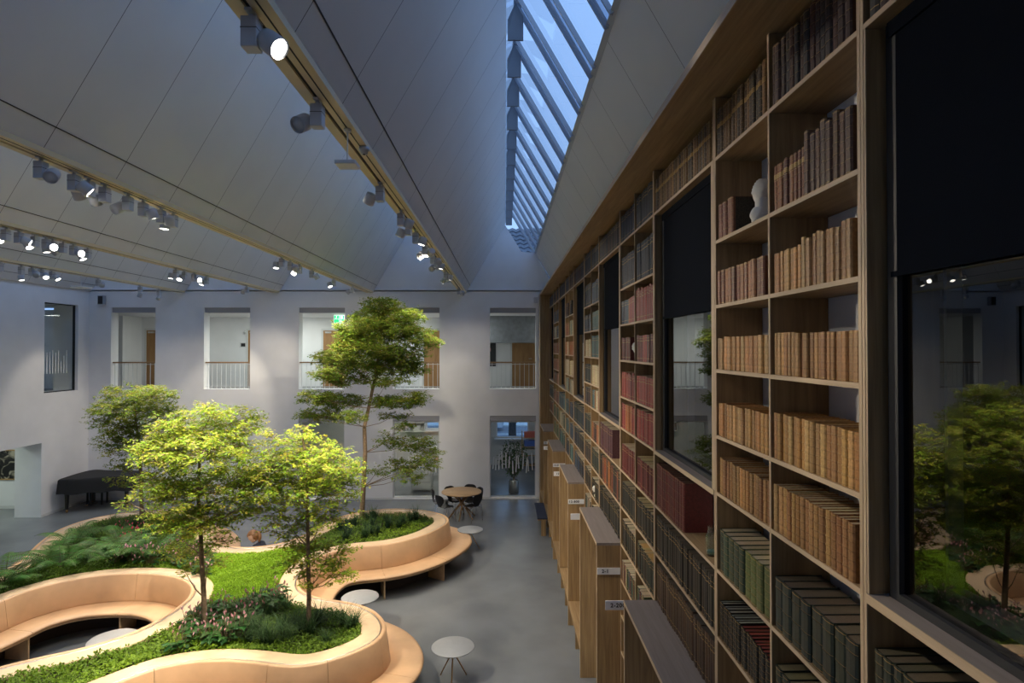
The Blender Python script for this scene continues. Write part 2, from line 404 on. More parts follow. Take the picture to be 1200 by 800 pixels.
# right wall behind the shelves, dark room behind its windows
rh = [(YN(n)+.03, YN(n+2)-.03, LV[5]+.02, LV[0]-.02) for n in (-2, 2, 6, 10, 14, 18)]
wall_holes('x', XB, .06, YBK, YF+.3, 0, 6.8, rh, 'wall_right', M['wall'])
mb = MB()
mb.box((5.0, YBK, 3.2), (5.2, YF+.3, 6.8)); mb.box((XB+.06, YBK, 3.2), (5.2, YF+.3, 3.4)); mb.box((XB, YF+.2, 3.2), (5.2, YF+.4, 6.8)); mb.box((XB+.06, YBK-.1, 3.2), (5.2, YBK, 6.8))  # near-black walls put the room's darkness into the colour
struct(mb.build('wall_adjoining', M['darkframe']))['label'] = 'unlit room behind the bookcase windows'

# ================================================================== END WALL OPENINGS
wname = ['first', 'second', 'third', 'fourth', 'fifth']
for i, (a, b) in enumerate(WX):
    w = struct(empty('window_%d' % (i+1), ((a+b)/2, YF, UZ0)), 'upper storey opening in the end wall, %s from the side wall' % wname[i], 'window')
    h = (b-a)/2
    mb = MB(); mb.box((-h+.002, .05, UZ1-UZ0-.155), (h-.002, .30, UZ1-UZ0-.002)); mb.build('blind_box', M['lintel'], w)
    # railing: a thing of its own
    r = tag(empty('railing', ((a+b)/2, YF+.10, UZ0)), 'white barred railing with oak handrail, %s upper opening from the side wall' % wname[i], 'railing', 'balcony railings')
    mb = MB(); mb.bbox((-h+.004, -.025, .82), (h-.004, .025, .865), .008); mb.build('handrail', M['handrail'], r)
    mb = MB(); mb.box((-h+.006, -.008, .775), (h-.006, .008, .79)); mb.box((-h+.006, -.008, .06), (h-.006, .008, .075)); mb.build('rail_bar', M['rail'], r)
    nb = 10; bar = None
    for k in range(nb):
        x = -h+.07+(2*h-.14)*k/(nb-1)
        if bar is None:
            mb = MB(); mb.box((-.007, -.007, 0), (.007, .007, .82)); bar = mb.build('baluster', M['rail'], r); bar.location = (x, 0, 0)
        else:
            c = bar.copy(); COL.objects.link(c); c.parent = r; c.location = (x, 0, 0)
for i, (a, b) in enumerate(WX):
    if i < 2: continue
    w = struct(empty('window_%d' % (i+6), ((a+b)/2, YF, LZ0)), 'ground floor glass wall opening in the end wall, %s from the side wall' % wname[i], 'window')
    h = (b-a)/2; H = LZ1-LZ0
    mb = MB(); mb.box((-h+.002, .01, H-.17), (h-.002, .20, H-.002)); mb.build('blind_box', M['lintel'], w)
    mb = MB()
    for p, q in (((-h+.002, .06, 0), (-h+.03, .12, H-.17)), ((h-.03, .06, 0), (h-.002, .12, H-.17)), ((-h+.03, .06, H-.215), (h-.03, .12, H-.17)), ((-h+.03, .06, 0), (h-.03, .12, .03))): mb.box(p, q)
    mb.build('frame', M['whitepl'], w)
    mb = MB(); mb.add([(-h+.03, .09, .03), (h-.03, .09, .03), (h-.03, .09, H-.215), (-h+.03, .09, H-.215)], [(0, 1, 2, 3)]); mb.build('pane', M['glass'], w)
    if i in (2, 3, 4):
        mb = MB(); rr = random.Random(20+i)
        n = 13
        for k in range(n):
            x = -h+.09+(2*h-.2)*k/(n-1)+rr.uniform(-.02, .02); z0 = rr.uniform(.72, .95) ; z1 = z0+rr.uniform(.35, .55)
            lean = rr.uniform(-.03, .03)
            mb.add([(x-.018, .082, z0), (x+.018, .082, z0), (x+.018+lean, .082, z1), (x-.018+lean, .082, z1)], [(0, 1, 2, 3)])
        mb.build('safety_stripe', M['frost'], w)

# side wall upper window
w = struct(empty('window_11', (XL, (ly0+ly1)/2, lz0)), 'glazed upper window in the side wall near the corner', 'window')
h = (ly1-ly0)/2; H = lz1-lz0
mb = MB(); mb.add([(-.12, -h, 0), (-.12, h, 0), (-.12, h, H), (-.12, -h, H)], [(0, 1, 2, 3)]); mb.build('pane', M['glass'], w)
mb = MB()
for p, q in (((-.15, -h+.001, 0), (-.09, -h+.03, H)), ((-.15, h-.03, 0), (-.09, h-.001, H)), ((-.15, -h+.03, H-.03), (-.09, h-.03, H-.001)), ((-.15, -h+.03, 0.001), (-.09, h-.03, .03))): mb.box(p, q)
mb.build('frame', M['darkframe'], w)
mb = MB(); rr = random.Random(5)
for k in range(9):
    y = -h+.12+k*.11; z0 = .55; z1 = z0+rr.uniform(.35, .7)
    mb.add([(-.112, y, z0), (-.112, y+.04, z0), (-.112, y+.04, z1), (-.112, y, z1)], [(0, 1, 2, 3)])
mb.build('safety_stripe', M['frost'], w)

# ------------------------------------------------------------------ upper corridor behind the end wall
CZ0, CZ1, CY = 3.40, 5.94, 22.0
mb = MB()
mb.box((-19, YF+.36, CZ0-.2), (3.5, CY, CZ0)); struct(mb.build('floor_corridor', M['floor']))
mb = MB(); mb.box((-19, YF+.36, CZ1), (3.5, CY+.1, CZ1+.1)); struct(mb.build('ceiling_corridor', M['wall']))
dxs = [(172, 200), (291, 319), (379, 407), (497, 525), (600, 627)]
mb = MB(); mb.box((-19, CY, CZ0), (3.5, CY+.12, CZ1)); mb.box((-19.1, YF+.36, CZ0), (-19, CY, CZ1)); mb.box((3.4, YF+.36, CZ0), (3.5, CY, CZ1))
struct(mb.build('wall_corridor', M['wall']))
mb = MB(); x = at_y(150, 400, 21.2).x; mb.box((x-3.5, 20.9, CZ0), (x, 22, CZ1)); struct(mb.build('wall_corridor_corner', M['wall']))
for i, (a, b) in enumerate(dxs):
    x0, x1 = at_y(a, 400, CY).x, at_y(b, 400, CY).x
    d = struct(empty('door_%d' % (i+1), ((x0+x1)/2, CY, CZ0)), 'oak veneered corridor door seen through the %s upper opening' % wname[i], 'door'); h = (x1-x0)/2; H = 2.06
    mb = MB(); mb.box((-h-.07, -.03, 0), (-h, -.001, H+.07)); mb.box((h, -.03, 0), (h+.07, -.001, H+.07)); mb.box((-h, -.03, H), (h, -.001, H+.07)); mb.build('door_frame', M['whitepl'], d)
    mb = MB(); mb.box((-h, -.02, 0), (h, -.001, H)); mb.build('door_leaf', M['door'], d)
    mb = MB(); mb.box((-h+.08, -.08, H-.1), (-h+.30, -.021, H-.04)); mb.build('door_closer', M['steel'], d)
    mb = MB(); mb.tube([(h-.12, -.021, 1.02), (h-.12, -.07, 1.02), (h-.24, -.07, 1.02)], .01); mb.build('door_handle', M['steel'], d)
# exit sign
p = at_y(397.5, 372, 19.9)
t = tag(empty('exit_sign', (p.x, 19.9, p.z-.05)), 'lit green emergency exit sign with running figure and arrow, third upper opening', 'sign')
mb = MB(); mb.box((-.17, -.012, -.13), (.17, .012, .13)); mb.build('sign_plate', M['exitwhite'], t)
mb = MB()
mb.box((-.165, -.017, .005), (-.005, -.0125, .12)); mb.box((.005, -.017, .005), (.165, -.0125, .12)); mb.box((-.165, -.017, -.12), (-.005, -.0125, -.005)); mb.box((.005, -.017, -.12), (.165, -.0125, -.005))
mb.build('green_field', M['green'], t)
mb = MB()
for q in ([(-.10, .07), (-.07, .07), (-.07, .10), (-.10, .10)], [(-.12, .02), (-.10, .02), (-.07, .065), (-.09, .065)], [(.06, -.10), (.10, -.06), (.02, -.06)], [(.05, -.06), (.07, -.06), (.07, -.02), (.05, -.02)], [(.04, .02), (.12, .02), (.12, .10), (.04, .10)]):
    mb.add([(x, -.0185, z) for x, z in q], [tuple(range(len(q)))])
mb.build('pictogram', M['exitwhite'], t)
mb = MB(); mb.box((-.006, -.006, .131), (.006, .006, CZ1-p.z+.049)); mb.build('hanger', M['whitepl'], t)
# dark notice panel, wooden handle plate, wall devices
p0, p1 = at_y(571, 388.5, CY), at_y(581, 429, CY)
mb = MB(); mb.bbox((-.16, -.04, 0), (.16, -.001, p0.z-p1.z), .006); o = mb.build('notice_board', M['darkframe'], None, ((p0.x+p1.x)/2, CY, p1.z)); tag(o, 'tall black notice board on the corridor wall beside the oak door', 'notice board')
mb = MB(); mb.box((-.10, -.044, .55), (-.03, -.0405, .68)); mb.build('pink_note', simple('pink_note', (.7, .3, .3), .7), o)
p = at_y(285, 404, CY)
t = tag(empty('wall_screen', (p.x, CY, p.z)), 'small black wall screen in a white bezel beyond the second upper opening', 'screen')
mb = MB(); mb.bbox((-.12, -.03, -.09), (.12, -.001, .09), .006); mb.build('bezel', M['whitepl'], t)
mb = MB(); mb.box((-.07, -.034, -.06), (.09, -.0305, .06)); mb.build('display', M['black'], t)
p = at_y(288, 388, CY)
mb = MB(); mb.lathe([(.0, -.1), (.03, -.1), (.045, -.05), (.045, 0.0)], 16, M=Matrix.Translation((0, -.05, 0))); mb.box((-.03, -.05, -.03), (.03, -.001, .03)); tag(mb.build('camera_dome', M['whitepl'], None, (p.x, CY, p.z)), 'little white dome camera above the second corridor door', 'security camera')
# wall mounted speakers / sensors on the hall walls
p = at_y(123, 352, YF)
t = tag(empty('wall_speaker', (p.x, YF, p.z)), 'small grey loudspeaker high on the end wall near the corner', 'speaker')
mb = MB(); mb.bbox((-.09, -.22, -.14), (.09, -.07, .14), .01); mb.build('cabinet', M['lintel'], t)
mb = MB(); mb.box((-.07, -.225, -.12), (.07, -.2205, .12)); mb.build('grille', M['darkframe'], t)
mb = MB(); mb.box((-.02, -.07, -.03), (.02, -.001, .03)); mb.build('bracket', M['whitepl'], t)
p = at_y(627.5, 352, YF)
t = tag(empty('wall_speaker', (p.x, YF, p.z)), 'small grey loudspeaker on the end wall beside the oak shelving', 'speaker')
mb = MB(); mb.bbox((-.06, -.20, -.09), (.06, -.07, .09), .01); mb.build('cabinet', M['lampgrey'], t)
mb = MB(); mb.box((-.02, -.07, -.03), (.02, -.001, .03)); mb.build('bracket', M['whitepl'], t)
p = at_y(115, 525, YF)
t = tag(empty('wall_mounted_sensor', (p.x, YF, p.z)), 'tiny white sensor on the end wall above the piano', 'sensor')
mb = MB(); mb.bbox((-.04, -.05, -.05), (.04, -.001, .05), .01); mb.build('casing', M['whitepl'], t)
mb = MB(); mb.box((-.015, -.055, -.03), (.015, -.0505, 0)); mb.build('lens', M['lensoff'], t)

# ------------------------------------------------------------------ offices behind the lower panes
OY, OZ = 24.5, 3.12
bx0, bx1 = at_y(581, 500, OY).x, at_y(620, 500, OY).x; bz0, bz1 = at_y(600, 513, OY).z, 2.75
cx0, cx1 = at_y(499, 500, OY).x, at_y(530, 500, OY).x
struct(MB().build('floor_hidden', M['floor'])) if False else None
mb = MB(); mb.box((-19, YF+.35, -.25), (3.5, OY+.3, 0)); struct(mb.build('floor_office', M['floor']))
wall_holes('y', OY, .3, -19, 3.5, 0, OZ+.05, [(bx0, bx1, bz0, bz1), (cx0, cx1, bz0+.35, bz1)], 'wall_office', M['officewhite'])
mb = MB(); mb.box((-19, YF+.36, OZ), (3.5, OY+.3, CZ0-.201)); struct(mb.build('ceiling_office', M['wall']))
mb = MB(); x = -2.6; mb.box((3.4, YF+.36, 0), (3.5, OY, OZ)); mb.box((-19.1, YF+.36, 0), (-19, OY, OZ)); mb.box((-1.15, YF+.5, 0), (-1.05, OY, OZ)); struct(mb.build('wall_office_partition', M['officewhite']))
for nm, a, b, z0 in (('window_12', bx0, bx1, bz0), ('window_13', cx0, cx1, bz0+.35)):
    w = struct(empty(nm, (a, OY, z0)), 'office window looking out on the dusky blue street', 'window'); W = b-a; H = bz1-z0
    mb = MB()
    for p, q in (((0.001, .05, 0.001), (.06, .12, H-.001)), ((W-.06, .05, 0.001), (W-.001, .12, H-.001)), ((.06, .05, H-.06), (W-.06, .12, H-.001)), ((.06, .05, 0.001), (W-.06, .12, .06))): mb.box(p, q)
    mb.build('frame', M['whitepl'], w)
    mb = MB(); mb.add([(.06, .09, .06), (W-.06, .09, .06), (W-.06, .09, H-.06), (.06, .09, H-.06)], [(0, 1, 2, 3)]); mb.build('pane', M['glass'], w)
    mb = MB(); mb.box((-.05, -.22, -.05), (W+.05, .0, -.002)); mb.build('sill', M['whitepl'], w)
# outside: street, tree, car
mb = MB(); mb.box((-60, OY+1, -1.0), (60, 120, -.6)); struct(mb.build('exterior_street', M['asphalt']))
mb = MB(); mb.box((-60, 41, -.6), (60, 46, -.52)); mb.box((-60, 37.2, -.599), (60, 37.5, -.585)); struct(mb.build('exterior_pavement', M['officewhite']))
tr = tag(empty('street_tree', (at_y(601, 510, 31).x, 31, -.6)), 'dark bare street tree outside the office window', 'tree')
mb = MB(); mb.tube([(0, 0, 0), (-.03, 0, 1.2), (.02, 0, 2.4), (-.1, 0, 4.5)], [.24, .2, .19, .12], 10); mb.build('trunk', M['barkdark'], tr)
mb = MB(); mb.tube([(0, 0, 1.5), (.35, 0, 1.75), (.75, 0, 2.1), (1.2, .2, 3.0)], [.11, .1, .09, .05], 8); mb.tube([(0, 0, 1.9), (-.5, .1, 2.6), (-1.0, .2, 3.6)], [.1, .08, .04], 8); mb.tube([(.75, 0, 2.1), (.9, -.2, 2.3), (1.5, -.2, 2.5)], [.05, .04, .02], 6); mb.build('branch', M['barkdark'], tr)
cr = tag(empty('car', (at_y(590.5, 505, 39.5).x-2.1, 39.5, -.6)), 'white car parked in the street beyond the office window', 'car')
mb = MB(); body = [(-2.0, .25), (2.0, .25), (2.1, .55), (2.0, .78), (1.1, .92), (.5, 1.38), (-1.0, 1.42), (-1.7, .98), (-2.05, .85)]
mb.prism(body, -.85, .85); mb.build('body', M['carwhite'], cr)
mb = MB(); mb.prism([(1.0, .95), (.48, 1.32), (-.95, 1.35), (-1.5, 1.0)], -.86, .86); mb.build('glazing', M['cardark'], cr)
for x in (-1.25, 1.3):
    for y in (-.86, .70):
        mb = MB(); mb.lathe([(.15, 0), (.32, .0), (.33, .03), (.33, .13), (.32, .16), (.15, .16)], 20, M=Matrix.Translation((x, y, .33)) @ Matrix.Rotation(-PI/2, 4, 'X')); mb.build('wheel', M['tyre'], cr)
mb = MB(); mb.box((1.9, -.7, .6), (2.07, -.4, .72)); mb.build('headlamp', emit('headlamp', (1, .95, .85), 2.0), cr)

# office furniture
def leaf_quad(mb, p, d, up, L, W, col, fold=.25):
    d = d.normalized(); s = d.cross(up)
    s = s.normalized() if s.length > 1e-5 else d.orthogonal().normalized()
    n = s.cross(d)
    m = p+d*L*.45
    mb.add([p, m+s*W*.5+n*W*fold, p+d*L, m-s*W*.5+n*W*fold], [(0, 1, 2, 3)], 0, col)
def rvec(r): 
    while True:
        v = Vector((r.uniform(-1, 1), r.uniform(-1, 1), r.uniform(-1, 1)))
        if .05 < v.length < 1: return v
p = at_y(602, 581, 19.75)
pl = tag(empty('potted_plant', (p.x, 19.75, 0)), 'leafy office plant in a shiny metal cylinder pot behind the glass', 'potted plant')
mb = MB(); mb.lathe([(.15, 0), (.165, .01), (.165, .42), (.155, .43), (.15, .40), (.02, .38)], 32); mb.build('pot', M['steel'], pl)
mb = MB(); rr = random.Random(3)
for k in range(4): mb.tube([(0, 0, .38), (rr.uniform(-.1, .1), rr.uniform(-.1, .1), .8), (rr.uniform(-.3, .3), rr.uniform(-.2, .2), 1.35)], [.016, .012, .006], 6)
mb.build('stem', M['bark'], pl)
mb = MB()
for k in range(700):
    v = rvec(rr); z = 1.15+v.z*.62; w = .5 if z > .9 else .35
    leaf_quad(mb, Vector((v.x*w, v.y*.35, z)), rvec(rr)+Vector((0, 0, -.3)), Vector((0, 0, 1)), .13, .05, (rr.uniform(.03, .07), rr.uniform(.09, .16), .025))
mb.build('foliage', M['leaf2'], pl)
# copier, desk, printer, shelf, office chairs
p = at_y(495, 581, 20.2)
cp = tag(empty('photocopier', (p.x, 20.2, 0)), 'big off-white photocopier standing behind the office glass', 'photocopier')
mb = MB(); mb.bbox((-.33, -.3, .05), (.33, .3, .95), .02); mb.build('body', M['copier'], cp)
mb = MB(); mb.bbox((-.33, -.3, .955), (.33, .3, 1.06), .02); mb.build('scanner_lid', M['officewhite'], cp)
for z in (.10, .34, .56): mb = MB(); mb.bbox((-.30, -.325, z), (.30, -.301, z+.2), .008); mb.build('paper_tray', M['officewhite'], cp)
mb = MB(); mb.box((-.1, -.328, .80), (.12, -.3, .83)); mb.build('blue_label', simple('blue_label', (.05, .2, .55), .5), cp)
p = at_y(507, 541, 22)
dk = tag(empty('office_desk', (p.x, 22.0, 0)), 'oak topped office desk behind the photocopier', 'desk')
mb = MB(); mb.bbox((-.7, -.4, .70), (.7, .4, .74), .006); mb.build('desk_top', M['tabletop'], dk)
for x in (-.62, .62):
    for y in (-.33, .33): mb = MB(); mb.box((x-.025, y-.025, 0), (x+.025, y+.025, .70)); mb.build('leg', M['officewhite'], dk)
pr = tag(empty('printer', (p.x-.12, 22.1, .74)), 'grey desktop printer with a white lid on the office desk', 'printer')
mb = MB(); mb.bbox((-.24, -.2, 0), (.24, .2, .32), .02); mb.build('body', M['lampgrey'], pr)
mb = MB(); mb.bbox((-.25, -.21, .322), (.25, .21, .39), .02); mb.build('lid', M['officewhite'], pr)
p = at_y(485, 506, 24.2)
sh = tag(empty('office_shelf', (p.x, OY, p.z)), 'white wall shelf with pale boxes beside the office window', 'shelf')
for z in (0, .36, .72): mb = MB(); mb.box((-.45, -.3, z), (.45, -.001, z+.03)); mb.build('shelf_board', M['officewhite'], sh)
for x in (-.45, .42): mb = MB(); mb.box((x, -.3, .031), (x+.03, -.001, .719)); mb.build('side_panel', M['officewhite'], sh)
for k, (x, zz, w) in enumerate(((-.25, .03, .22), (.1, .03, .3), (-.2, .39, .35), (.22, .39, .2))):
    mb = MB(); mb.bbox((-w/2, -.12, 0), (w/2, .12, .22), .01); o = mb.build('storage_box', M['copier'] if k % 2 else M['lintel'], None, (p.x+x, OY-.15, p.z+zz+.001)); tag(o, ['dark storage box on the lower office shelf', 'pale wide storage box on the lower office shelf', 'dark wide storage box on the upper office shelf', 'pale small storage box on the upper office shelf'][k], 'box')
p = at_y(616, 512, 23.6)
bk = tag(empty('office_cabinet', (p.x+.25, 23.9, 0)), 'office shelf unit with red and blue files under the street window', 'cabinet')
mb = MB(); mb.box((-.4, -.2, 0), (-.37, .2, 1.5)); mb.box((.37, -.2, 0), (.4, .2, 1.5)); mb.build('side_panel', M['framewood'], bk)
for z in (.1, .5, .85, 1.2): mb = MB(); mb.box((-.37, -.2, z), (.37, .2, z+.03)); mb.build('shelf_board', M['framewood'], bk)
for z, c in ((1.23, (.5, .1, .06)), (.88, (.04, .12, .4)), (.53, (.45, .45, .42))):
    mb = MB(); mb.box((-.3, -.18, z), (.25, .15, z+.22)); tag(mb.build('file_box', simple('file_box', c, .6), None, (p.x+.25, 23.9, 0.002)), {1.23: 'red file box on the office cabinet top shelf', .88: 'blue file box on the office cabinet middle shelf', .53: 'grey file box low in the office cabinet'}[z], 'file box')

# side room behind the side wall: painting seen through the ground opening
mb = MB(); mb.box((-20, 10, -.25), (XL-.751, 18.1, 0)); struct(mb.build('floor_side_room', M['floor']))
mb = MB(); mb.box((-20, 18.0, 0), (XL-.75, 18.1, 3.0)); mb.box((-20.1, 10, 0), (-20, 18.1, 3.0)); mb.box((-20, 9.9, 0), (XL-.75, 10, 3.0)); struct(mb.build('wall_side_room', M['wall']))
mb = MB(); mb.box((-20, 9.9, 3.0), (XL-.75, 18.1, 3.1)); struct(mb.build('ceiling_side_room', M['wall']))
mb = MB(); mb.box((-20, 17.985, 0), (XL-.75, 18.0, .09)); struct(mb.build('baseboard_side_room', M['whitepl']))
# upper room behind the side wall window
mb = MB(); mb.box((-17.5, 10, 3.2), (XL-.75, 18.9, 3.4)); struct(mb.build('floor_gallery', M['floor']))
mb = MB(); mb.box((-17.6, 10, 3.4), (-17.5, 19.3, 6.1)); mb.box((-17.5, 9.9, 3.4), (XL-.75, 10, 6.1)); struct(mb.build('wall_gallery', M['wall']))
mb = MB(); mb.box((-17.6, 9.9, 6.1), (XL-.75, 19.3, 6.2)); struct(mb.build('ceiling_gallery', M['wall']))
mb = MB(); mb.box((-16.6, 17.2, 3.4), (-15.4, 17.6, 4.5)); struct(mb.build('wall_gallery_parapet', M['lintel']))
pa, pb = at_y(-30, 527, 17.95), at_y(32.5, 562, 17.95)
t = tag(empty('painting', ((pa.x+pb.x)/2, 17.995, pb.z)), 'large framed dark abstract painting with white strokes in the side room', 'painting')
W, H = (pb.x-pa.x)/2, pa.z-pb.z
nt = NT('abstract_canvas'); tc = nt.node('ShaderNodeTexCoord'); nz = nt.node('ShaderNodeTexNoise'); nz.inputs['Scale'].default_value = 3.4; nz.inputs['Detail'].default_value = 2; nz.inputs['Distortion'].default_value = 1.6
nt.link(tc.outputs['Object'], nz.inputs['Vector']); cr = nt.node('ShaderNodeValToRGB'); e = cr.color_ramp.elements; e[0].position = .50; e[0].color = (.008, .008, .008, 1); e[1].position = .62; e[1].color = (.45, .40, .30, 1)
nt.link(nz.outputs['Fac'], cr.inputs['Fac']); nt.link(cr.outputs['Color'], nt.p.inputs['Base Color'])
mb = MB(); mb.box((-W+.03, -.03, .03), (W-.03, -.001, H-.03)); mb.build('canvas', nt.m, t)
mb = MB()
for q in (((-W, -.045, 0), (W, -.001, .03)), ((-W, -.045, H-.03), (W, -.001, H)), ((-W, -.045, .03), (-W+.03, -.001, H-.03)), ((W-.03, -.045, .03), (W, -.001, H-.03))): mb.box(*q)
mb.build('frame', M['framewood'], t)

# ================================================================== LIGHTING TRACKS AND SPOTLIGHTS
TZ = ZV-.055
tname = ['beside the skylight above the bookcase', 'second from the bookcase', 'third from the bookcase', 'fourth from the bookcase']
for k in range(4):
    v = VAL[k]
    t = tag(empty('lighting_track', (v, 0, ZV)), 'long beige ceiling lighting track, %s' % tname[k], 'lighting track')
    y0, y1 = (YBK+.05, YF-.06)
    mb = MB(); mb.prism([(-.11, -.001), (-.11, -.05), (-.03, -.05), (-.03, -.035), (.0, -.035), (.0, -.05), (.11, -.05), (.11, -.001)], y0, y1); mb.build('channel', M['trackbeige'], t)
    mb = MB(); mb.box((-.028, y0, -.0345), (-.002, y1, -.036)); mb.box((.045, y0, -.0505), (.055, y1, -.052)); mb.build('slot', M['slot'], t)
BEAM, FILL_FLOOD = .52, 42.0
def make_spot():
    r = empty('spotlight', (0, 0, 0))
    mb = MB(); mb.box((-.018, -.05, -.014), (.018, .05, 0)); mb.box((-.012, -.012, -.04), (.012, .012, -.014)); mb.build('track_adapter', M['lampgrey'], r)
    mb = MB(); mb.bbox((-.042, -.045, -.20), (.042, .045, -.04), .005); mb.box((-.0425, -.0455, -.103), (.0425, .0455, -.099), 1); mb.build('driver_box', [M['lampgrey'], M['slot']], r)
    h = empty('x'); bpy.data.objects.remove(h)
    mb = MB(); mb.lathe([(.045, .055), (.056, .05), (.06, .03), (.06, -.062), (.055, -.066), (.052, -.05)], 28); hd = mb.build('lamp_head', M['lampgrey'], r)
    mb = MB(); mb.lathe([(.0, -.055), (.0515, -.055), (.0515, -.051), (.0, -.051)], 28); mb.build('lens', M['lens'], hd)
    return r
SPOT = make_spot(); used = False
lens_off = None
def aim_quat(d): return Vector((0, 0, -1)).rotation_difference(d.normalized())
LAMPC = (1.0, .88, .70)
def beam(loc, d, power, ang, soft=.035, col=LAMPC, blend=.6):
    l = bpy.data.lights.new('spot_or_fill_beam', 'SPOT'); l.energy = power; l.spot_size = ang; l.spot_blend = blend; l.shadow_soft_size = soft; l.color = col
    o = bpy.data.objects.new('spot_or_fill_beam', l); COL.objects.link(o); o.location = loc; o.rotation_mode = 'QUATERNION'; o.rotation_quaternion = aim_quat(d)
TG = dict(lawn=(-4.3, 10.2, .9), t1=(-4.5, 8.4, 3.0), t1b=(-4.2, 8.4, 1.7), t2low=(-2.7, 8.3, 1.5), t12=(-3.6, 8.3, 1.6), t2=(-2.9, 8.3, 2.3), t3=(-3.2, 13.8, 4.6), t3b=(-2.8, 13.8, 5.2), t3c=(-3.6, 13.8, 3.8), unit=(1.2, 9.0, 1.4), unit2=(1.2, 13.0, 1.5), t4=(-8.0, 13.4, 3.4), p3=(-6.5, 9.6, .7), p1=(-2.4, 11.3, .8), p1s=(-2.4, 9.2, .8), se=(-2.3, 7.6, .9), s=(-3.4, 7.4, .9), s2=(-4.6, 7.0, .9), east=(-1.9, 13.3, .9), mid=(-2.9, 8.2, .9),
          corner=(XL, 17.2, 2.9), wallA=(-9.9, YF, 2.9), wallB=(-9.0, YF, 2.6), wallC=(-1.6, YF, 2.6), wallD=(-9.8, YF, 2.7), sh0=(1.42, 2.2, 4.3), sh1=(1.45, 3.0, 4.9), sh2=(1.45, 5.4, 4.4), sh3=(1.45, 8.2, 4.4), sh4=(1.45, 12.0, 4.4), table=(-1.3, 16.9, .7), west=(-7.8, 12.3, .9), floor=(-.6, 7.0, 0))
SPOTS = [  # track, pixel x, lit, side of the driver box, target, power
 (0, 297, 1, 1, 'sh0', 120), (0, 374, 0, -1, 'west', 0), (0, 447, 1, -1, 't1b', 1500), (0, 471, 1, 1, 't2', 1000), (0, 480, 1, -1, 't12', 700), (0, 488, 1, 1, 't2low', 800), (0, 499, 1, 1, 't3', 900), (0, 501.5, 0, -1, 'west', 0), (0, 508, 0, 1, 'sh4', 0), (0, 512, 1, 1, 'p1', 520), (0, 514, 0, -1, 'wallC', 0), (0, 523, 1, 1, 'east', 420), (0, 526, 1, -1, 't3b', 420), (0, 538, 1, 1, 'wallC', 60),
 (1, 49, 0, 1, 'west', 0), (1, 88, 1, 1, 'unit', 900), (1, 105, 1, -1, 't1', 600), (1, 124, 1, -1, 't1', 1100), (1, 151, 0, -1, 't3', 0), (1, 169, 1, 1, 't2low', 700), (1, 190, 1, 1, 't1', 420), (1, 204, 1, -1, 's2', 420), (1, 331, 1, -1, 'lawn', 1000), (1, 341, 1, 1, 't3c', 700), (1, 352, 1, -1, 't1', 600), (1, 366, 1, 1, 't3', 260), (1, 392, 1, -1, 'east', 340), (1, 414, 1, -1, 'wallD', 240),
 (2, 8, 1, -1, 's2', 420), (2, 23, 1, 1, 'unit2', 800), (2, 42, 1, -1, 't1', 420), (2, 55, 1, 1, 'sh1', 1100), (2, 63, 1, -1, 'p3', 420), (2, 75, 0, -1, 't1', 0), (2, 87, 1, 1, 'sh2', 700), (2, 104, 1, -1, 'lawn', 420), (2, 207, 1, -1, 'west', 420), (2, 217, 1, -1, 'p3', 420), (2, 228, 1, 1, 'sh3', 600), (2, 243, 1, -1, 't4', 900), (2, 290, 1, -1, 'wallB', 260),
 (3, 1, 0, -1, 't4', 0), (3, 26, 1, 0, 'west', 320), (3, 38, 0, 1, 'p3', 0), (3, 49, 1, 1, 'p3', 320), (3, 62, 1, 1, 't4', 420), (3, 116, 0, 1, 'corner', 0), (3, 165, 1, 0, 'corner', 130), (3, 187, 0, 0, 'corner', 0),
]
ordw = 'first second third fourth fifth sixth seventh eighth ninth tenth eleventh twelfth thirteenth fourteenth fifteenth sixteenth seventeenth eighteenth nineteenth twentieth'.split()
def ordinal(i):
    if i < 20: return ordw[i]
    t = ['twenty', 'thirty', 'forty', 'fifty'][(i+1)//10-2]
    return {20: 'twentieth', 30: 'thirtieth', 40: 'fortieth', 50: 'fiftieth'}[i+1] if (i+1) % 10 == 0 else t+'-'+ordw[(i+1) % 10-1]
tn2 = ['track nearest the bookcase', 'second track from the bookcase', 'third track from the bookcase', 'fourth track from the bookcase']
cnt = [0]*4
for k, px, lit, side, tg, pw in SPOTS:
    v = VAL[k]; d0 = ray(px, 300); Y = v/d0.x*d0.y
    s = SPOT if not used else copy_tree(SPOT); used = True
    s.location = (v-.015, Y, ZV-.0505); s.rotation_euler = (0, 0, 0)
    tag(s, 'grey ceiling spotlight, %s, %s along the %s' % ('lit' if lit else 'unlit', ordinal(cnt[k]), tn2[k]), 'spotlight', 'spotlights on the ceiling tracks'); cnt[k] += 1
    hd = [c for c in s.children if c.name.startswith('lamp_head')][0]
    off = Vector((.105*side, 0, -.165)) if side else Vector((0, 0, -.27))
    hd.location = off
    T = Vector(TG[tg]); hp = Vector(s.location)+off; d = (T-hp).normalized()
    if side == 0: d = Vector((d.x*.5, d.y*.5, d.z)).normalized()
    dv = d
    if not lit: dv = Vector((side*.3, -.8, -.55 if side else -1)).normalized()
    hd.rotation_mode = 'QUATERNION'; hd.rotation_quaternion = aim_quat(dv)
    ln = [c for c in hd.children if c.name.startswith('lens')][0]
    if not lit:
        ln.data = ln.data.copy(); ln.data.materials[0] = M['lensoff']
    else:
        beam(hp+d*.08, Vector((d.x*.3, d.y*.3, -1)), FILL_FLOOD, math.radians(140), .04, (1.0, .90, .77), 1.0)  # added wide fill at each lit head, raises the general light level
        beam(hp+d*.075, T-hp, pw*BEAM, math.radians(26 if tg.startswith('sh') else 58 if tg[:2] in ('t3', 'un') else 38 if tg not in ('wallA', 'wallB', 'wallC', 'wallD', 'corner') else 50))
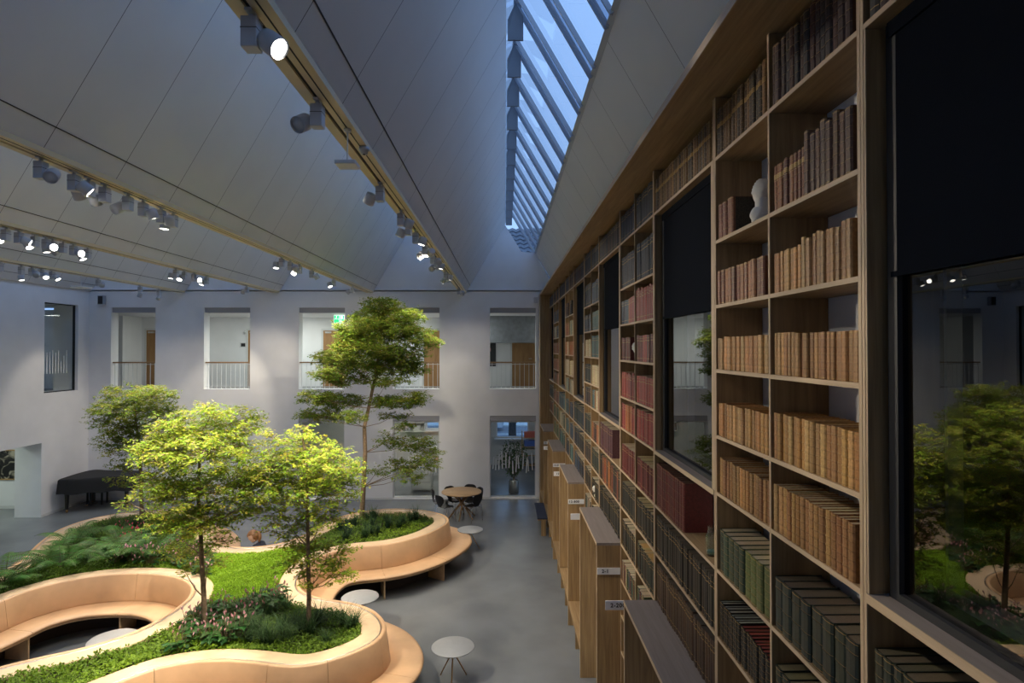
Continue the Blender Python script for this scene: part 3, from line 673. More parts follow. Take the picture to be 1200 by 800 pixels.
# hanging sensors / small detector
t = tag(empty('pendant_beacon', (VAL[0]+.05, at_x(400, 160, VAL[0]).y, ZV-.052)), 'flat white wireless box hanging on a rod under the first lighting track', 'wireless box')
mb = MB(); mb.tube([(0, 0, 0), (0, 0, -.27)], .006); mb.lathe([(.0, -.02), (.03, -.02), (.03, 0), (0, 0)], 16); mb.build('rod', M['whitepl'], t)
mb = MB(); mb.bbox((-.085, -.085, -.305), (.085, .085, -.27), .008); mb.build('casing', M['whitepl'], t)
Yb = VAL[3]/ray(95, 328).x*ray(95, 328).y
t = tag(empty('pendant_beacon', (VAL[3], Yb, ZV-.052)), 'flat white wireless box hanging under the fourth lighting track', 'wireless box')
mb = MB(); mb.tube([(0, 0, 0), (0, 0, -.27)], .008); mb.build('rod', M['whitepl'], t)
mb = MB(); mb.bbox((-.16, -.16, -.31), (.16, .16, -.27), .01); mb.build('casing', M['whitepl'], t)
Yb = (VAL[0]+.06)/ray(424, 166).x*ray(424, 166).y
t = tag(empty('smoke_detector', (VAL[0]+.08, Yb, ZV-.053)), 'small round detector on the first lighting track', 'smoke detector')
mb = MB(); mb.lathe([(.0, -.06), (.03, -.06), (.035, -.03), (.045, -.028), (.045, 0), (0, 0)], 24); mb.build('casing', M['lampgrey'], t)
mb = MB(); mb.lathe([(.0, -.064), (.012, -.064), (.012, -.0605), (0, -.0605)], 12); mb.build('sensor_eye', M['slot'], t)

# ================================================================== BOOKCASE WALL
def vboard(mb, y, z0, z1, th=.02, x0=XS, x1=XB-.005):
    mb.box((x0+.004, y-th/2, z0), (x1, y+th/2, z1), 0); mb.box((x0, y-th/2, z0), (x0+.004, y+th/2, z1), 1)
def hboard(mb, y0, y1, z, th=.022, x0=XS, x1=XB-.005):
    mb.box((x0+.004, y0, z-th), (x1, y1, z), 0); mb.box((x0, y0, z-th), (x0+.004, y1, z), 1)
t = tag(empty('bookcase_surround', (XS, 0, 0)), 'deep oak canopy and end panel framing the whole wall of shelves', 'bookcase surround')
def rel(mb, name, mats, root):
    o = root.location; mb.v = [(x-o[0], y-o[1], z-o[2]) for x, y, z in mb.v]; return mb.build(name, mats, root)
mb = MB(); mb.box((XF+.006, YBK+.01, ZSOF), (XB-.005, YN(20)+.55, ZSOF+.04)); mb.box((XF, YBK+.01, ZSOF-.004), (XF+.006, YN(20)+.55, ZSOF+.05), 1); rel(mb, 'canopy_board', [M['woody'], M['edge']], t)
mb = MB(); mb.box((XF+.004, YN(20)+.012, .002), (XB-.005, YN(20)+.55, ZSOF-.005)); mb.box((XF, YN(20)+.012, .002), (XF+.004, YN(20)+.55, ZSOF-.005), 1); rel(mb, 'end_panel', [M['woodv'], M['edgev']], t)
secname = {-2: 'around the nearest window', 0: 'nearest the camera, holding rows of tan leather volumes', 2: 'around the second window', 4: 'holding red bound volumes beyond the second window', 6: 'around the third window', 8: 'beyond the third window', 10: 'around the fourth window', 12: 'beyond the fourth window', 14: 'around the fifth window', 16: 'beyond the fifth window', 18: 'at the far end by the end wall'}
wn = 14
for n in range(-2, 20, 2):
    ya, yb = YN(n), YN(n+2); ym = YN(n+1)
    t = tag(empty('bookcase', (XS, (ya+yb)/2, 0)), 'oak bookcase section ' + secname[n], 'bookcase', 'bookcase sections along the wall')
    win = n % 4 == 2
    zb = .02 if not win else ZT+.003
    if n == 8 or n == 12 or n == 16: zb = .425
    if not win:
        for y in (ya+.0105, yb-.0105): mb = MB(); vboard(mb, y, zb, ZSOF-.005); rel(mb, 'side_panel', [M['woodv'], M['edgev']], t)
        mb = MB(); vboard(mb, ym, zb, ZSOF-.005, .018); rel(mb, 'divider', [M['woodv'], M['edgev']], t)
        for li, z in enumerate(LV):
            if z < zb+.1: continue
            for a, b in ((ya+.021, ym-.009), (ym+.009, yb-.021)):
                mb = MB(); hboard(mb, a, b, z); rel(mb, 'shelf', [M['woody'], M['edge']], t)
    else:
        for y, th in ((ya+.015, .03), (yb-.012, .024)):
            mb = MB(); vboard(mb, y, zb, ZSOF-.005, .02 if y < ym else .018); rel(mb, 'side_panel', [M['woodv'], M['edgev']], t)
        # window lining
        mb = MB(); vboard(mb, ya+.045, LV[5]+.001, LV[0]-.023, .04, XS, XG-.02); rel(mb, 'window_lining', [M['woodv'], M['edgev']], t); mb = MB(); vboard(mb, yb-.026, LV[5]+.001, LV[0]-.023, .012, XS+.002, XG-.03); rel(mb, 'window_lining', [M['woodv'], M['edgev']], t)
        mb = MB(); hboard(mb, ya+.026, yb-.022, LV[0]); rel(mb, 'shelf', [M['woody'], M['edge']], t)
        mb = MB(); hboard(mb, ya+.026, yb-.022, LV[5], .035, XS-.004, XB-.06); rel(mb, 'sill', [M['topgrey'], M['edge']], t)
        for li in (6, 7): mb = MB(); hboard(mb, ya+.026, yb-.022, LV[li]); rel(mb, 'shelf', [M['woody'], M['edge']], t)
        # the pane, its dark frame and the blind
        w = struct(empty('window_%d' % wn, (XG, (ya+yb)/2, LV[5])), 'dark reflecting pane set in the bookcase ' + secname[n].replace('around ', ''), 'window'); wn += 1
        h = (yb-ya)/2-.07; H = LV[0]-.022-LV[5]
        mb = MB(); mb.add([(0, -h, 0.03), (0, h, 0.03), (0, h, H-.01), (0, -h, H-.01)], [(0, 1, 2, 3)]); mb.build('pane', M['glassR'], w)
        mb = MB()
        for q in (((-.02, -h-.002, .001), (.03, -h+.035, H-.002)), ((-.02, h-.035, .001), (.03, h+.02, H-.002)), ((-.02, -h+.035, .001), (.03, h-.035, .03))): mb.box(*q)
        mb.build('frame', M['darkframe'], w)
        mb = MB(); bz = HC+.288-LV[5]; mb.box((-.019, -h+.002, bz), (-.012, h-.002, H-.06)); mb.box((-.022, -h+.002, bz-.02), (-.008, h-.002, bz)); mb.box((-.03, -h+.002, H-.06), (.0, h-.002, H-.002)); mb.build('roller_blind', M['navy'], w)

# ------------------------------------------------------------------ projecting lower units, bench ledge, signs
un = {2: 'nearest the camera, top seen from above', 6: 'carrying the 2-1 sign', 10: 'carrying the 12-800 sign', 14: 'partly hidden behind the 12-800 one', 18: 'farthest, by the end wall'}
for n in (2, 6, 10, 14, 18):
    ya, yb = YN(n), YN(n+2)
    t = tag(empty('niche_unit', (XF, (ya+yb)/2, 0)), 'tall oak niche unit projecting from the shelves, ' + un[n], 'niche unit', 'niche units along the aisle')
    z0 = .002 if n in (2, 6) else .425
    mb = MB(); mb.box((XF+.004, ya, .002), (XB-.005, ya+.03, ZT-.031)); mb.box((XF, ya, .002), (XF+.004, ya+.03, ZT-.031), 1); rel(mb, 'near_panel', [M['woodv'], M['edgev']], t)
    mb = MB(); mb.box((XF+.004, yb-.03, z0), (XB-.005, yb, ZT-.031)); mb.box((XF, yb-.03, z0), (XF+.004, yb, ZT-.031), 1); rel(mb, 'far_panel', [M['woodv'], M['edgev']], t)
    mb = MB(); mb.box((XF, ya, ZT-.03), (XB-.005, yb, ZT)); mb.box((XF-.003, ya, ZT-.03), (XF, yb, ZT), 1); rel(mb, 'top_board', [M['topgrey'], M['edge']], t)
t = tag(empty('bench', (XF, YN(14), 0)), 'long low oak bench running through the niches at the foot of the shelves', 'bench')
mb = MB()
for a, b in ((8, 10), (10, 12), (12, 14), (14, 16), (16, 18), (18, 20)):
    mb.box((XF+.002, YN(a)+(.032 if a in (10, 14, 18) else .002), .38), (XB-.005, YN(b)-.002, .42)); 
rel(mb, 'seat_board', M['woody'], t)
for k in range(9, 20):
    if k in (10, 14, 18): continue
    mb = MB(); mb.box((XF+.03, YN(k)-.012, .002), (XB-.01, YN(k)+.012, .379)); rel(mb, 'support', M['woodv'], t)
a, b = YN(16)+.05, YN(18)-.05
t = tag(empty('step_stool', (.98, (a+b)/2, 0)), 'low oak bench with a navy padded top sticking out into the aisle', 'bench')
mb = MB(); mb.bbox((-.14, -(b-a)/2, .43), (.12, (b-a)/2, .47), .01); mb.build('padded_top', M['navyfab'], t)
mb = MB(); mb.box((-.13, -(b-a)/2+.02, .40), (.10, (b-a)/2-.02, .429)); mb.build('frame', M['woody'], t)
for y in (-(b-a)/2+.05, (b-a)/2-.05): mb = MB(); mb.box((-.04, y-.03, 0), (.08, y+.03, .399)); mb.build('leg', M['woodv'], t)

def text_mesh(s, size, mat, name, parent, loc, bold=.012, rot=(PI/2, 0, 0)):
    cu = bpy.data.curves.new(name, 'FONT'); cu.body = s; cu.size = size; cu.align_x = 'LEFT'; cu.align_y = 'CENTER'; cu.offset = bold*size; cu.extrude = .0006; cu.space_character = 1.15
    o = bpy.data.objects.new('tmp', cu); COL.objects.link(o)
    dg = bpy.context.evaluated_depsgraph_get(); me = bpy.data.meshes.new_from_object(o.evaluated_get(dg)); bpy.data.objects.remove(o)
    me.materials.clear(); me.materials.append(mat); me.name = name
    q = bpy.data.objects.new(name, me); COL.objects.link(q); q.parent = parent; q.location = loc; q.rotation_euler = rot
    return q
def sign(x0, x1, y, z0, z1, txt, label, tx=.04, sz=None):
    t = tag(empty('shelf_sign', (x0, y, z0)), label, 'sign')
    mb = MB(); mb.bbox((0, -.012, 0), (x1-x0, -.001, z1-z0), .002); mb.build('plate', M['signwhite'], t)
    if txt: text_mesh(txt, sz or .056, M['ink'], 'lettering', t, (tx, -.0135, (z1-z0)/2), .03)
    return t
zs1, zs0 = HC-2.62, HC-2.70
sign(XF+.004, XS-.005, YN(6), zs0, zs1, '2-1', 'white sign reading 2-1 on the dark end of a niche unit', .055)
sign(XF+.004, XS-.005, YN(10), zs0, zs1, '12-800', 'white sign reading 12-800 on the end of a niche unit', .012)
sign(XF+.004, XS-.005, YN(14), zs0, zs1, '12-8', 'half hidden white sign starting with 12, behind the 12-800 unit', .012)
sign(XF+.004, XS-.005, YN(18), zs0, zs1, '12-', 'tiny distant white sign starting with 12 by the end wall', .012)
for n, tx, lb in ((4, '2-200', 'white sign reading 2-200 behind the nearest niche unit top'), (8, '', 'blank white sign end showing beside the 2-1 niche unit'), (12, '12', 'white sign reading 12 beside the 12-800 niche unit'), (16, '12', 'tiny white sign reading 12 under another sign by the end wall')):
    yy_ = YN(n)+{4: .40, 8: .28, 12: .14, 16: .05}[n]
    g = sign(1.0, 1.30, yy_, HC-2.59, HC-2.50, tx, lb, .05)
    mb = MB(); mb.box((.28, 0, .02), (XS-1.0-.002, .006, .07)); mb.build('bracket', M['steel'], g)

# ================================================================== BOOKS
def vary(c, r, a=.18):
    k = 1+r.uniform(-a, a); return tuple(max(.004, min(.9, x*k*(1+r.uniform(-.06, .06)))) for x in c)
PAGE = (.40, .33, .22)
def spine(th, d, bul, n=5):
    return [(-bul*math.cos(PI*(i/(n-1)-.5)), th/2*math.sin(PI*(.5-i/(n-1)))) for i in range(n)]
def book_parts(th, h, d, col, page, bands, label, r):
    bul = min(.011, th*.22); t = .0028
    arc = spine(th, d, bul)
    outer = [(d, th/2)]+arc+[(d, -th/2)]
    inner = [(d, th/2-t)]+[(x+t*1.2, y*(1-2*t/th)) for x, y in arc]+[(d, -th/2+t)]
    mb = MB(); n = len(outer)
    vs = [(x, y, 0) for x, y in outer]+[(x, y, h) for x, y in outer]+[(x, y, 0) for x, y in inner]+[(x, y, h) for x, y in inner]
    fs = []
    for i in range(n-1):
        fs += [(i, i+n, i+1+n, i+1), (2*n+i, 2*n+i+1, 3*n+i+1, 3*n+i), (n+i, 3*n+i, 3*n+i+1, n+i+1), (i, i+1, 2*n+i+1, 2*n+i)]
    fs += [(0, 2*n, 3*n, n), (n-1, 2*n-1, 4*n-1, 3*n-1)]
    mb.add(vs, fs, 0, col)
    def strip(z0, z1, off, m, c, a0=0, a1=5, tgt=None):
        g = tgt or mb; A = [(x-off, y*(1+off/th)) for x, y in arc]
        k = len(A); v2 = [(x, y, z0) for x, y in A]+[(x, y, z1) for x, y in A]
        g.add(v2, [(i, i+k, i+1+k, i+1) for i in range(k-1)], m, c)
        g.add([(x, y, z) for z in (z0, z1) for x, y in A]+[(x+off, y, z) for z in (z0, z1) for x, y in A], [(i, i+1, 2*k+i+1, 2*k+i) for i in range(k-1)]+[(k+i, 3*k+i, 3*k+i+1, k+i+1) for i in range(k-1)], m, c)
    gl = MB()
    for b in bands:
        strip(h*b-.003, h*b+.003, .0022, 0, tuple(x*.9 for x in col))
        strip(h*b+.0045, h*b+.0055, .0009, 0, None, tgt=gl)
    if label is not None:
        z0, z1 = h*label[0], h*label[1]; strip(z0, z1, .0012, 0, label[2])
        for q in (.25, .5, .75): strip(z0+(z1-z0)*q-.0022, z0+(z1-z0)*q+.0022, .002, 0, None, tgt=gl)
    strip(.006, .0085, .0009, 0, None, tgt=gl); strip(h-.009, h-.0065, .0009, 0, None, tgt=gl)
    pg = MB(); pg.box((t*1.5, -th/2+t, .003), (d-.005, th/2-t, h-.004), 0, page)
    return mb, pg, gl
MASS = MB(); NIND = [0]; LIM = 300
def mass_book(x, y, z, th, h, d, col, page, r):
    bul = min(.008, th*.2); arc = spine(th, d, bul, 4)
    poly = [(x+d, y+th/2)]+[(x+a, y+b) for a, b in arc]+[(x+d, y-th/2)]
    n = len(poly); vs = [(px, py, z) for px, py in poly]+[(px, py, z+h) for px, py in poly]
    MASS.add(vs, [(i, i+n, (i+1) % n+n, (i+1) % n) for i in range(n)], 0, col)
    MASS.add(vs[n:], [tuple(range(n))], 1, page)
    g = (.34, .22, .08)
    for f in ((.12, .014), (.78, .02), (.88, .012)):
        zz = z+h*f[0]; A = [(x+a-.0008, y+b) for a, b in arc]
        MASS.add([(px, py, zz) for px, py in A]+[(px, py, zz+h*f[1]) for px, py in A], [(i, i+4, i+5, i+1) for i in range(3)], 0, g)
rowN = ['top', 'second', 'third', 'fourth', 'fifth', 'sixth', 'seventh', 'eighth', 'ninth', 'tenth']
def fill(ya, yb, row, specs, ind, bay, seed, start=0.0):
    """books from the far end (left in the hall's view) to the near end; specs = [(length or None, dict)]"""
    r = random.Random(seed); z = LV[row]+.001
    y = yb-.012-start; i = 0; prev = None
    for L, s in specs:
        end = max(ya+.012, y-L) if L else ya+.012
        while True:
            th = s['th']*(1+r.uniform(-s.get('tv', .12), s.get('tv', .12)))
            if y-th < end: break
            h = s['h']*(1+r.uniform(-s.get('hv', .02), s.get('hv', .02))); d = s.get('d', .19)*(1+r.uniform(-.03, .03))
            c = vary(r.choice(s['c']), r, s.get('cv', .18)); pg = vary(s.get('pg', PAGE), r, .2)
            yc = y-th/2; x = XS+.012+r.uniform(0, s.get('xv', .012))
            if ind and NIND[0] < LIM:
                mb, pb, gl = book_parts(th-.0012, h, d, c, pg, s.get('bands', (.2, .36, .52, .68, .84)), (s['lab'][0], s['lab'][1], s['lab'][2]) if 'lab' in s else None, r)
                mat = s.get('mat', M['book'])
                o = mb.build('book', mat, None, (x, yc, z)); tag(o, '%s, %s from left, %s shelf, %s' % (s['n'], ordinal(i), rowN[row], bay), 'book', 'books on the %s shelf, %s' % (rowN[row], bay))
                pb.build('page_block', M['pages'], o); gl.build('gilt_lettering', M['gilt'], o)
                o.rotation_euler = (0, 0, r.uniform(-.008, .008)); NIND[0] += 1
            else: mass_book(x, yc, z, th-.001, h, d, c, pg, r)
            y -= th; i += 1
        if 'gap' in s: y -= s['gap']
    return y
TAN = [(.46, .24, .075), (.40, .19, .055), (.47, .27, .10), (.34, .155, .045)]
TAND = [(.29, .145, .05), (.24, .11, .04), (.35, .19, .07)]
RBR = [(.22, .07, .03), (.17, .05, .025), (.26, .095, .035), (.12, .04, .025)]
DBR = [(.055, .026, .018), (.04, .022, .018), (.07, .03, .018), (.035, .028, .025)]
GOLDP = [(.17, .09, .028), (.13, .07, .025), (.20, .115, .04), (.05, .035, .02)]
DGR = [(.016, .026, .022), (.014, .02, .02), (.02, .03, .022)]
MGR = [(.05, .075, .03), (.09, .12, .04), (.035, .055, .03), (.12, .14, .05)]
BLK = [(.012, .012, .011), (.015, .016, .013), (.02, .017, .012)]
RED = [(.27, .035, .03), (.22, .026, .025), (.30, .05, .04)]
DRED = [(.115, .014, .013), (.095, .011, .012)]
NAVY = [(.018, .024, .038), (.014, .018, .028), (.022, .03, .05)]
BLU = [(.03, .05, .085), (.05, .08, .11), (.025, .035, .06)]
TEAL = [(.07, .14, .14), (.04, .07, .075), (.1, .18, .17)]
CREAM = [(.5, .40, .24), (.42, .33, .2), (.55, .46, .3)]
ORG = [(.38, .13, .04), (.30, .10, .03), (.24, .07, .03)]
PUR = [(.10, .04, .045), (.085, .03, .03)]
BR = [(.07, .04, .02), (.055, .03, .018)]
MIX = [(.02, .02, .02), (.3, .24, .15), (.12, .03, .02), (.03, .05, .07), (.05, .07, .03)]
lab_tan = (.66, .80, (.42, .27, .10))
B0, B1, BW, B2, B3 = 'bay touching the large dark window', 'second bay from the large window', 'beneath the large dark window', 'under the second dark window', 'over the second dark window'
yy = YN
# bay 0 (nearest full bay)
fill(yy(0)+.021, yy(1)-.009, 0, [(None, dict(n='dark brown leather book', c=DBR, th=.048, h=.31, hv=.04, d=.22))], 1, B0, 1)
fill(yy(0)+.021, yy(1)-.009, 1, [(.33, dict(n='red-brown yellow-labelled book', c=RBR, th=.030, h=.235, hv=.015, lab=lab_tan, tv=.2)), (None, dict(n='tall dark brown book', c=[(.12, .055, .03), (.09, .045, .03)], th=.046, h=.285, hv=.05, d=.21))], 1, B0, 2)
fill(yy(0)+.021, yy(1)-.009, 2, [(.30, dict(n='tan leather book', c=TAN, th=.036, h=.205, hv=.02)), (None, dict(n='tall tan leather book', c=TAND, th=.043, h=.235, hv=.05))], 1, B0, 3)
fill(yy(0)+.021, yy(1)-.009, 3, [(.25, dict(n='pale tan leather book', c=TAN, th=.04, h=.215, hv=.006)), (None, dict(n='mottled tan leather book', c=TAND, th=.041, h=.207, hv=.006, tv=.2))], 1, B0, 4)
fill(yy(0)+.021, yy(1)-.009, 4, [(None, dict(n='tan calf-bound book', c=TAN+TAND, th=.042, h=.232, hv=.015, d=.2))], 1, B0, 5)
fill(yy(0)+.021, yy(1)-.009, 5, [(.3, dict(n='worn tan book', c=TAN, th=.043, h=.236, hv=.01, d=.2)), (None, dict(n='worn brown book', c=TAND, th=.045, h=.236, hv=.01, d=.2))], 1, B0, 6)
fill(yy(0)+.021, yy(1)-.009, 6, [(None, dict(n='thick blackish green volume', c=DGR, th=.089, h=.265, hv=.012, d=.235, bands=(.12, .45, .80), pg=(.13, .10, .065)))], 1, B0, 7)
fill(yy(0)+.021, yy(1)-.009, 7, [(None, dict(n='brown-paged green volume', c=DGR, th=.075, h=.24, hv=.02, d=.22, pg=(.22, .18, .1)))], 1, B0, 8)
# bay 1
fill(yy(1)+.009, yy(2)-.021, 0, [(None, dict(n='gilt-banded brown book', c=GOLDP, th=.042, h=.30, hv=.01, cv=.5, bands=(.1, .22, .34, .46, .58, .7, .82, .93), lab=(.60, .69, (.40, .23, .06))))], 1, B1, 11)
fill(yy(1)+.009, yy(2)-.021, 1, [(.155, dict(n='large red-brown volume', c=RBR, th=.074, h=.225, hv=.01, tv=.02, d=.24))], 1, B1, 12)
fill(yy(1)+.009, yy(2)-.021, 2, [(None, dict(n='russet leather book', c=RBR+[(.3, .12, .045)], th=.058, h=.215, hv=.012))], 1, B1, 13)
fill(yy(1)+.009, yy(2)-.021, 3, [(.12, dict(n='brown leather book', c=TAND, th=.045, h=.2)), (None, dict(n='wide tan leather book', c=TAN, th=.066, h=.207, hv=.01))], 1, B1, 14)
fill(yy(1)+.009, yy(2)-.021, 4, [(None, dict(n='tan calf-bound book', c=TAN+TAND, th=.045, h=.215, hv=.02))], 1, B1, 15)
fill(yy(1)+.009, yy(2)-.021, 5, [(None, dict(n='worn tan book', c=TAND+TAN[:2], th=.044, h=.23, hv=.015))], 1, B1, 16)
fill(yy(1)+.009, yy(2)-.021, 6, [(.47, dict(n='thick green volume', c=[(.03, .05, .026), (.024, .04, .025)], th=.078, h=.265, hv=.015, d=.225)), (None, dict(n='thick olive green volume', c=[(.11, .125, .035), (.09, .11, .035)], th=.08, h=.265, hv=.012, d=.225))], 1, B1, 17)
fill(yy(1)+.009, yy(2)-.021, 7, [(.36, dict(n='slim black book', c=BLK, th=.036, h=.235, d=.2, pg=(.25, .25, .22))), (None, dict(n='red-topped black book', c=BLK, th=.041, h=.23, hv=.01, d=.2, pg=(.22, .045, .03)))], 1, B1, 18)
# under the nearest window
fill(yy(-2)+.03, yy(0)-.024, 6, [(None, dict(n='dark green journal', c=[(.02, .028, .018), (.03, .034, .02)], th=.062, h=.30, hv=.01, d=.24, pg=(.10, .08, .05)))], 1, BW, 21)
fill(yy(-2)+.03, yy(0)-.024, 0, [(None, dict(n='dark book', c=DBR, th=.05, h=.3))], 0, '', 22)
# round the second window
fill(yy(2)+.03, yy(4)-.024, 6, [(.86, dict(n='tall crimson encyclopedia', c=DRED, th=.058, h=.385, hv=.004, d=.225, pg=(.11, .07, .045), bands=(.1, .3, .5, .7, .9)))], 1, B2, 23)
fill(yy(2)+.03, yy(4)-.024, 0, [(None, dict(n='gilt-banded brown book', c=GOLDP, th=.040, h=.30, hv=.01, cv=.5, bands=(.1, .22, .34, .46, .58, .7, .82, .93), lab=(.60, .69, (.40, .23, .06))))], 1, B3, 24)
fill(yy(2)+.03, yy(4)-.024, 7, [(None, dict(n='black periodical volume', c=BLK, th=.047, h=.34, hv=.01, d=.22, pg=(.08, .065, .045)))], 1, B2, 25)
fill(yy(2)+.03, yy(4)-.024, 8, [(None, dict(n='brown periodical volume', c=BR, th=.05, h=.36, hv=.02, d=.22, pg=(.06, .05, .04)))], 0, B2, 26)
# beyond: the rest of the rows
def rest(n0, n1, pal):
    for row, sp in pal.items():
        if sp is None: continue
        a, b = yy(n0)+.026, yy(n1)-.026
        fill(a, b, row, sp, 0, '', int(n0*31+row*7))
S = lambda c, th=.045, h=.26, **k: dict(n='', c=c, th=th, h=h, **k)
rest(4, 5, {0: [(None, S(NAVY, .05, .33))], 1: [(None, S(NAVY, .045, .38, hv=.01))], 2: [(None, S(RED, .06, .33, hv=.06))], 3: [(None, S(DRED+RED, .09, .27))], 4: [(None, S(RED, .06, .28))], 5: [(None, S(RED, .07, .3, hv=.02))], 6: [(None, S(DRED+RED[:1], .045, .3, hv=.01, pg=(.45, .36, .18)))], 7: [(None, S(BLK, .05, .3, pg=(.35, .28, .15)))], 8: [(None, S(BLK+DGR, .05, .3, pg=(.35, .28, .15)))], 9: [(.3, S(MIX, .03, .25))]})
rest(5, 6, {0: [(None, S(NAVY, .045, .31))], 1: [(None, S(NAVY, .045, .36))], 2: [(.3, S(BLU, .06, .27)), (.2, S(ORG+BLU, .05, .27)), (None, S(RED, .06, .28))], 3: [(.5, S(DRED, .09, .26))], 4: [(None, S(RED+DRED, .07, .28, hv=.05))], 5: [(None, S(RED+ORG, .06, .29, hv=.03))], 6: [(None, S(DRED, .05, .31))], 7: [(None, S(BLK, .05, .3, pg=(.2, .16, .1)))], 8: [(None, S(BLK, .06, .3))], 9: [(None, S(MIX, .04, .24))]})
rest(6, 8, {0: [(None, S(NAVY+DBR, .05, .31))], 6: [(1.0, S(PUR, .07, .37, hv=.01))], 7: [(None, S(BLK+PUR+ORG, .08, .35, pg=(.2, .15, .09)))], 8: [(None, S(BLK, .055, .33, pg=(.15, .12, .08)))]})
rest(8, 9, {0: [(None, S(NAVY, .045, .31))], 1: [(None, S(BLU, .05, .33, hv=.06))], 2: [(None, S(TEAL, .06, .28, hv=.04))], 3: [(None, S(TEAL, .07, .33))], 4: [(None, S(CREAM, .07, .3))], 5: [(.3, S(TEAL, .06, .28)), (None, S(ORG+CREAM, .06, .29))], 6: [(None, S(ORG+DBR, .06, .28))], 7: [(None, S(DGR, .05, .3))], 8: [(None, S(BLK, .06, .28))], 9: [(None, S(MIX, .05, .26))]})
rest(9, 10, {0: [(None, S(NAVY, .045, .33))], 1: [(None, S(NAVY, .05, .36))], 2: [(None, S(NAVY+BLU, .06, .28))], 3: [(None, S(CREAM, .07, .28))], 4: [(None, S(BLK, .09, .3))], 5: [(None, S(BLK+DBR, .07, .28))], 6: [(None, S(DGR, .06, .33))], 7: [(None, S(DGR+DBR, .06, .3))], 8: [(None, S(BLK+BR, .06, .3))], 9: [(None, S(MIX, .05, .25))]})
rest(10, 12, {0: [(None, S(DBR+NAVY, .05, .30))], 6: [(None, S(NAVY+DGR, .06, .38, hv=.04))], 7: [(.8, S(BLK+BLU, .07, .33)), (None, S(BLK, .05, .3))], 8: [(None, S(BLU+BLK, .06, .3))]})
rest(12, 13, {0: [(None, S(DBR, .05, .3))], 1: [(.4, S(BLK, .06, .3))], 2: [(None, S(CREAM+TEAL, .06, .3))], 3: [(None, S(ORG, .06, .28))], 4: [(None, S(CREAM, .07, .3))], 5: [(None, S(CREAM+TEAL, .06, .28))], 6: [(None, S(NAVY+BLU, .06, .3))], 7: [(None, S(BLU, .06, .3))], 8: [(None, S(BLU+TEAL, .06, .3))]})
rest(13, 14, {0: [(None, S(NAVY, .05, .3))], 1: [(.5, S(DBR, .06, .3))], 2: [(None, S(ORG, .06, .28))], 3: [(None, S(ORG+CREAM, .06, .28))], 4: [(None, S(CREAM, .08, .32))], 5: [(None, S(TEAL+CREAM, .06, .28))], 6: [(None, S(TEAL+NAVY, .06, .3))], 7: [(None, S(TEAL, .06, .3))], 8: [(None, S(NAVY+BLU, .06, .3))]})
rest(14, 16, {0: [(None, S(NAVY, .05, .3))], 6: [(None, S(NAVY+TEAL, .06, .33, hv=.08))], 7: [(None, S(MGR+CREAM+TEAL, .06, .3))], 8: [(None, S(DGR+TEAL, .06, .3))]})
for n in (16, 17):
    rest(n, n+1, {0: [(None, S(NAVY, .05, .3))], 1: [(None, S(BLU+NAVY, .06, .3))], 2: [(None, S(CREAM+NAVY, .06, .3))], 3: [(None, S(ORG+DRED, .06, .28))], 4: [(None, S(ORG+DRED, .06, .28))], 5: [(None, S(ORG+DBR, .06, .28))], 6: [(None, S(NAVY+ORG, .06, .3))], 7: [(None, S(DGR+MGR, .06, .3))], 8: [(None, S(MGR+NAVY, .06, .3))]})
rest(18, 20, {0: [(None, S(NAVY, .05, .3))], 6: [(None, S(DGR, .06, .33))], 7: [(None, S(DGR+ORG, .06, .3))]})
o = MASS.build('shelved_books', [M['book'], M['pages']]); tag(o, 'remaining bound volumes in rows filling the shelves farther along the wall', 'books', kind='stuff')
# marbled end board of the last big volume beside the bust, jar, amber bottle, box
y = yy(2)-.021-.012-.155-.045
mb, pb, gl = book_parts(.085, .228, .24, (.2, .07, .03), PAGE, (.2, .4, .6, .8), None, R)
o = mb.build('book', [M['book']], None, (XS+.02, y, LV[1]+.001)); tag(o, 'large volume with speckled dark side board next to the white bust', 'book')
pb.build('page_block', M['pages'], o); gl.build('gilt_lettering', M['gilt'], o)
mb = MB(); mb.box((.012, -.0455, .004), (.238, -.0435, .224)); mb.build('marbled_board', M['speckle'], o)
t = tag(empty('glass_jar', (1.45, 4.12, LV[6]+.001)), 'clear glass jar standing beside the crimson encyclopedias', 'jar')
mb = MB(); mb.lathe([(.045, 0), (.05, .01), (.05, .13), (.035, .155), (.033, .19), (.036, .195), (.031, .195), (.029, .155), (.045, .13), (.045, .012), (.0, .01)], 28); mb.build('body', M['jar'], t)
mb = MB(); mb.lathe([(.0, .012), (.044, .012), (.044, .03), (0, .03)], 24); mb.build('contents', simple('jar_contents', (.12, .22, .2), .5), t)
mb = MB(); mb.lathe([(.055, 0), (.055, .10), (.02, .14), (.02, .18), (0, .18)], 20); tag(mb.build('amber_bottle', simple('amber', (.45, .22, .03), .2), None, (1.47, YN(8)-.22, LV[6]+.001)), 'small amber bottle beside purple volumes under the third window', 'bottle')
t = tag(empty('display_box', (XS+.02, YN(4)+.42, LV[8]+.001)), 'yellow oak box with a white printed front on the shelf', 'box')
mb = MB(); mb.box((.004, -.30, 0), (.22, .30, .30)); mb.build('body', M['framewood'], t)
mb = MB(); mb.box((0, -.28, .02), (.003, .28, .28)); mb.build('front_card', M['signwhite'], t)
mb = MB(); rr = random.Random(4)
for j in range(5):
    for k in range(7): mb.box((-.002, -.24+k*.065, .22-j*.035), (-.0005, -.24+k*.065+rr.uniform(.02, .05), .232-j*.035))
mb.build('print_lines', M['ink'], t)

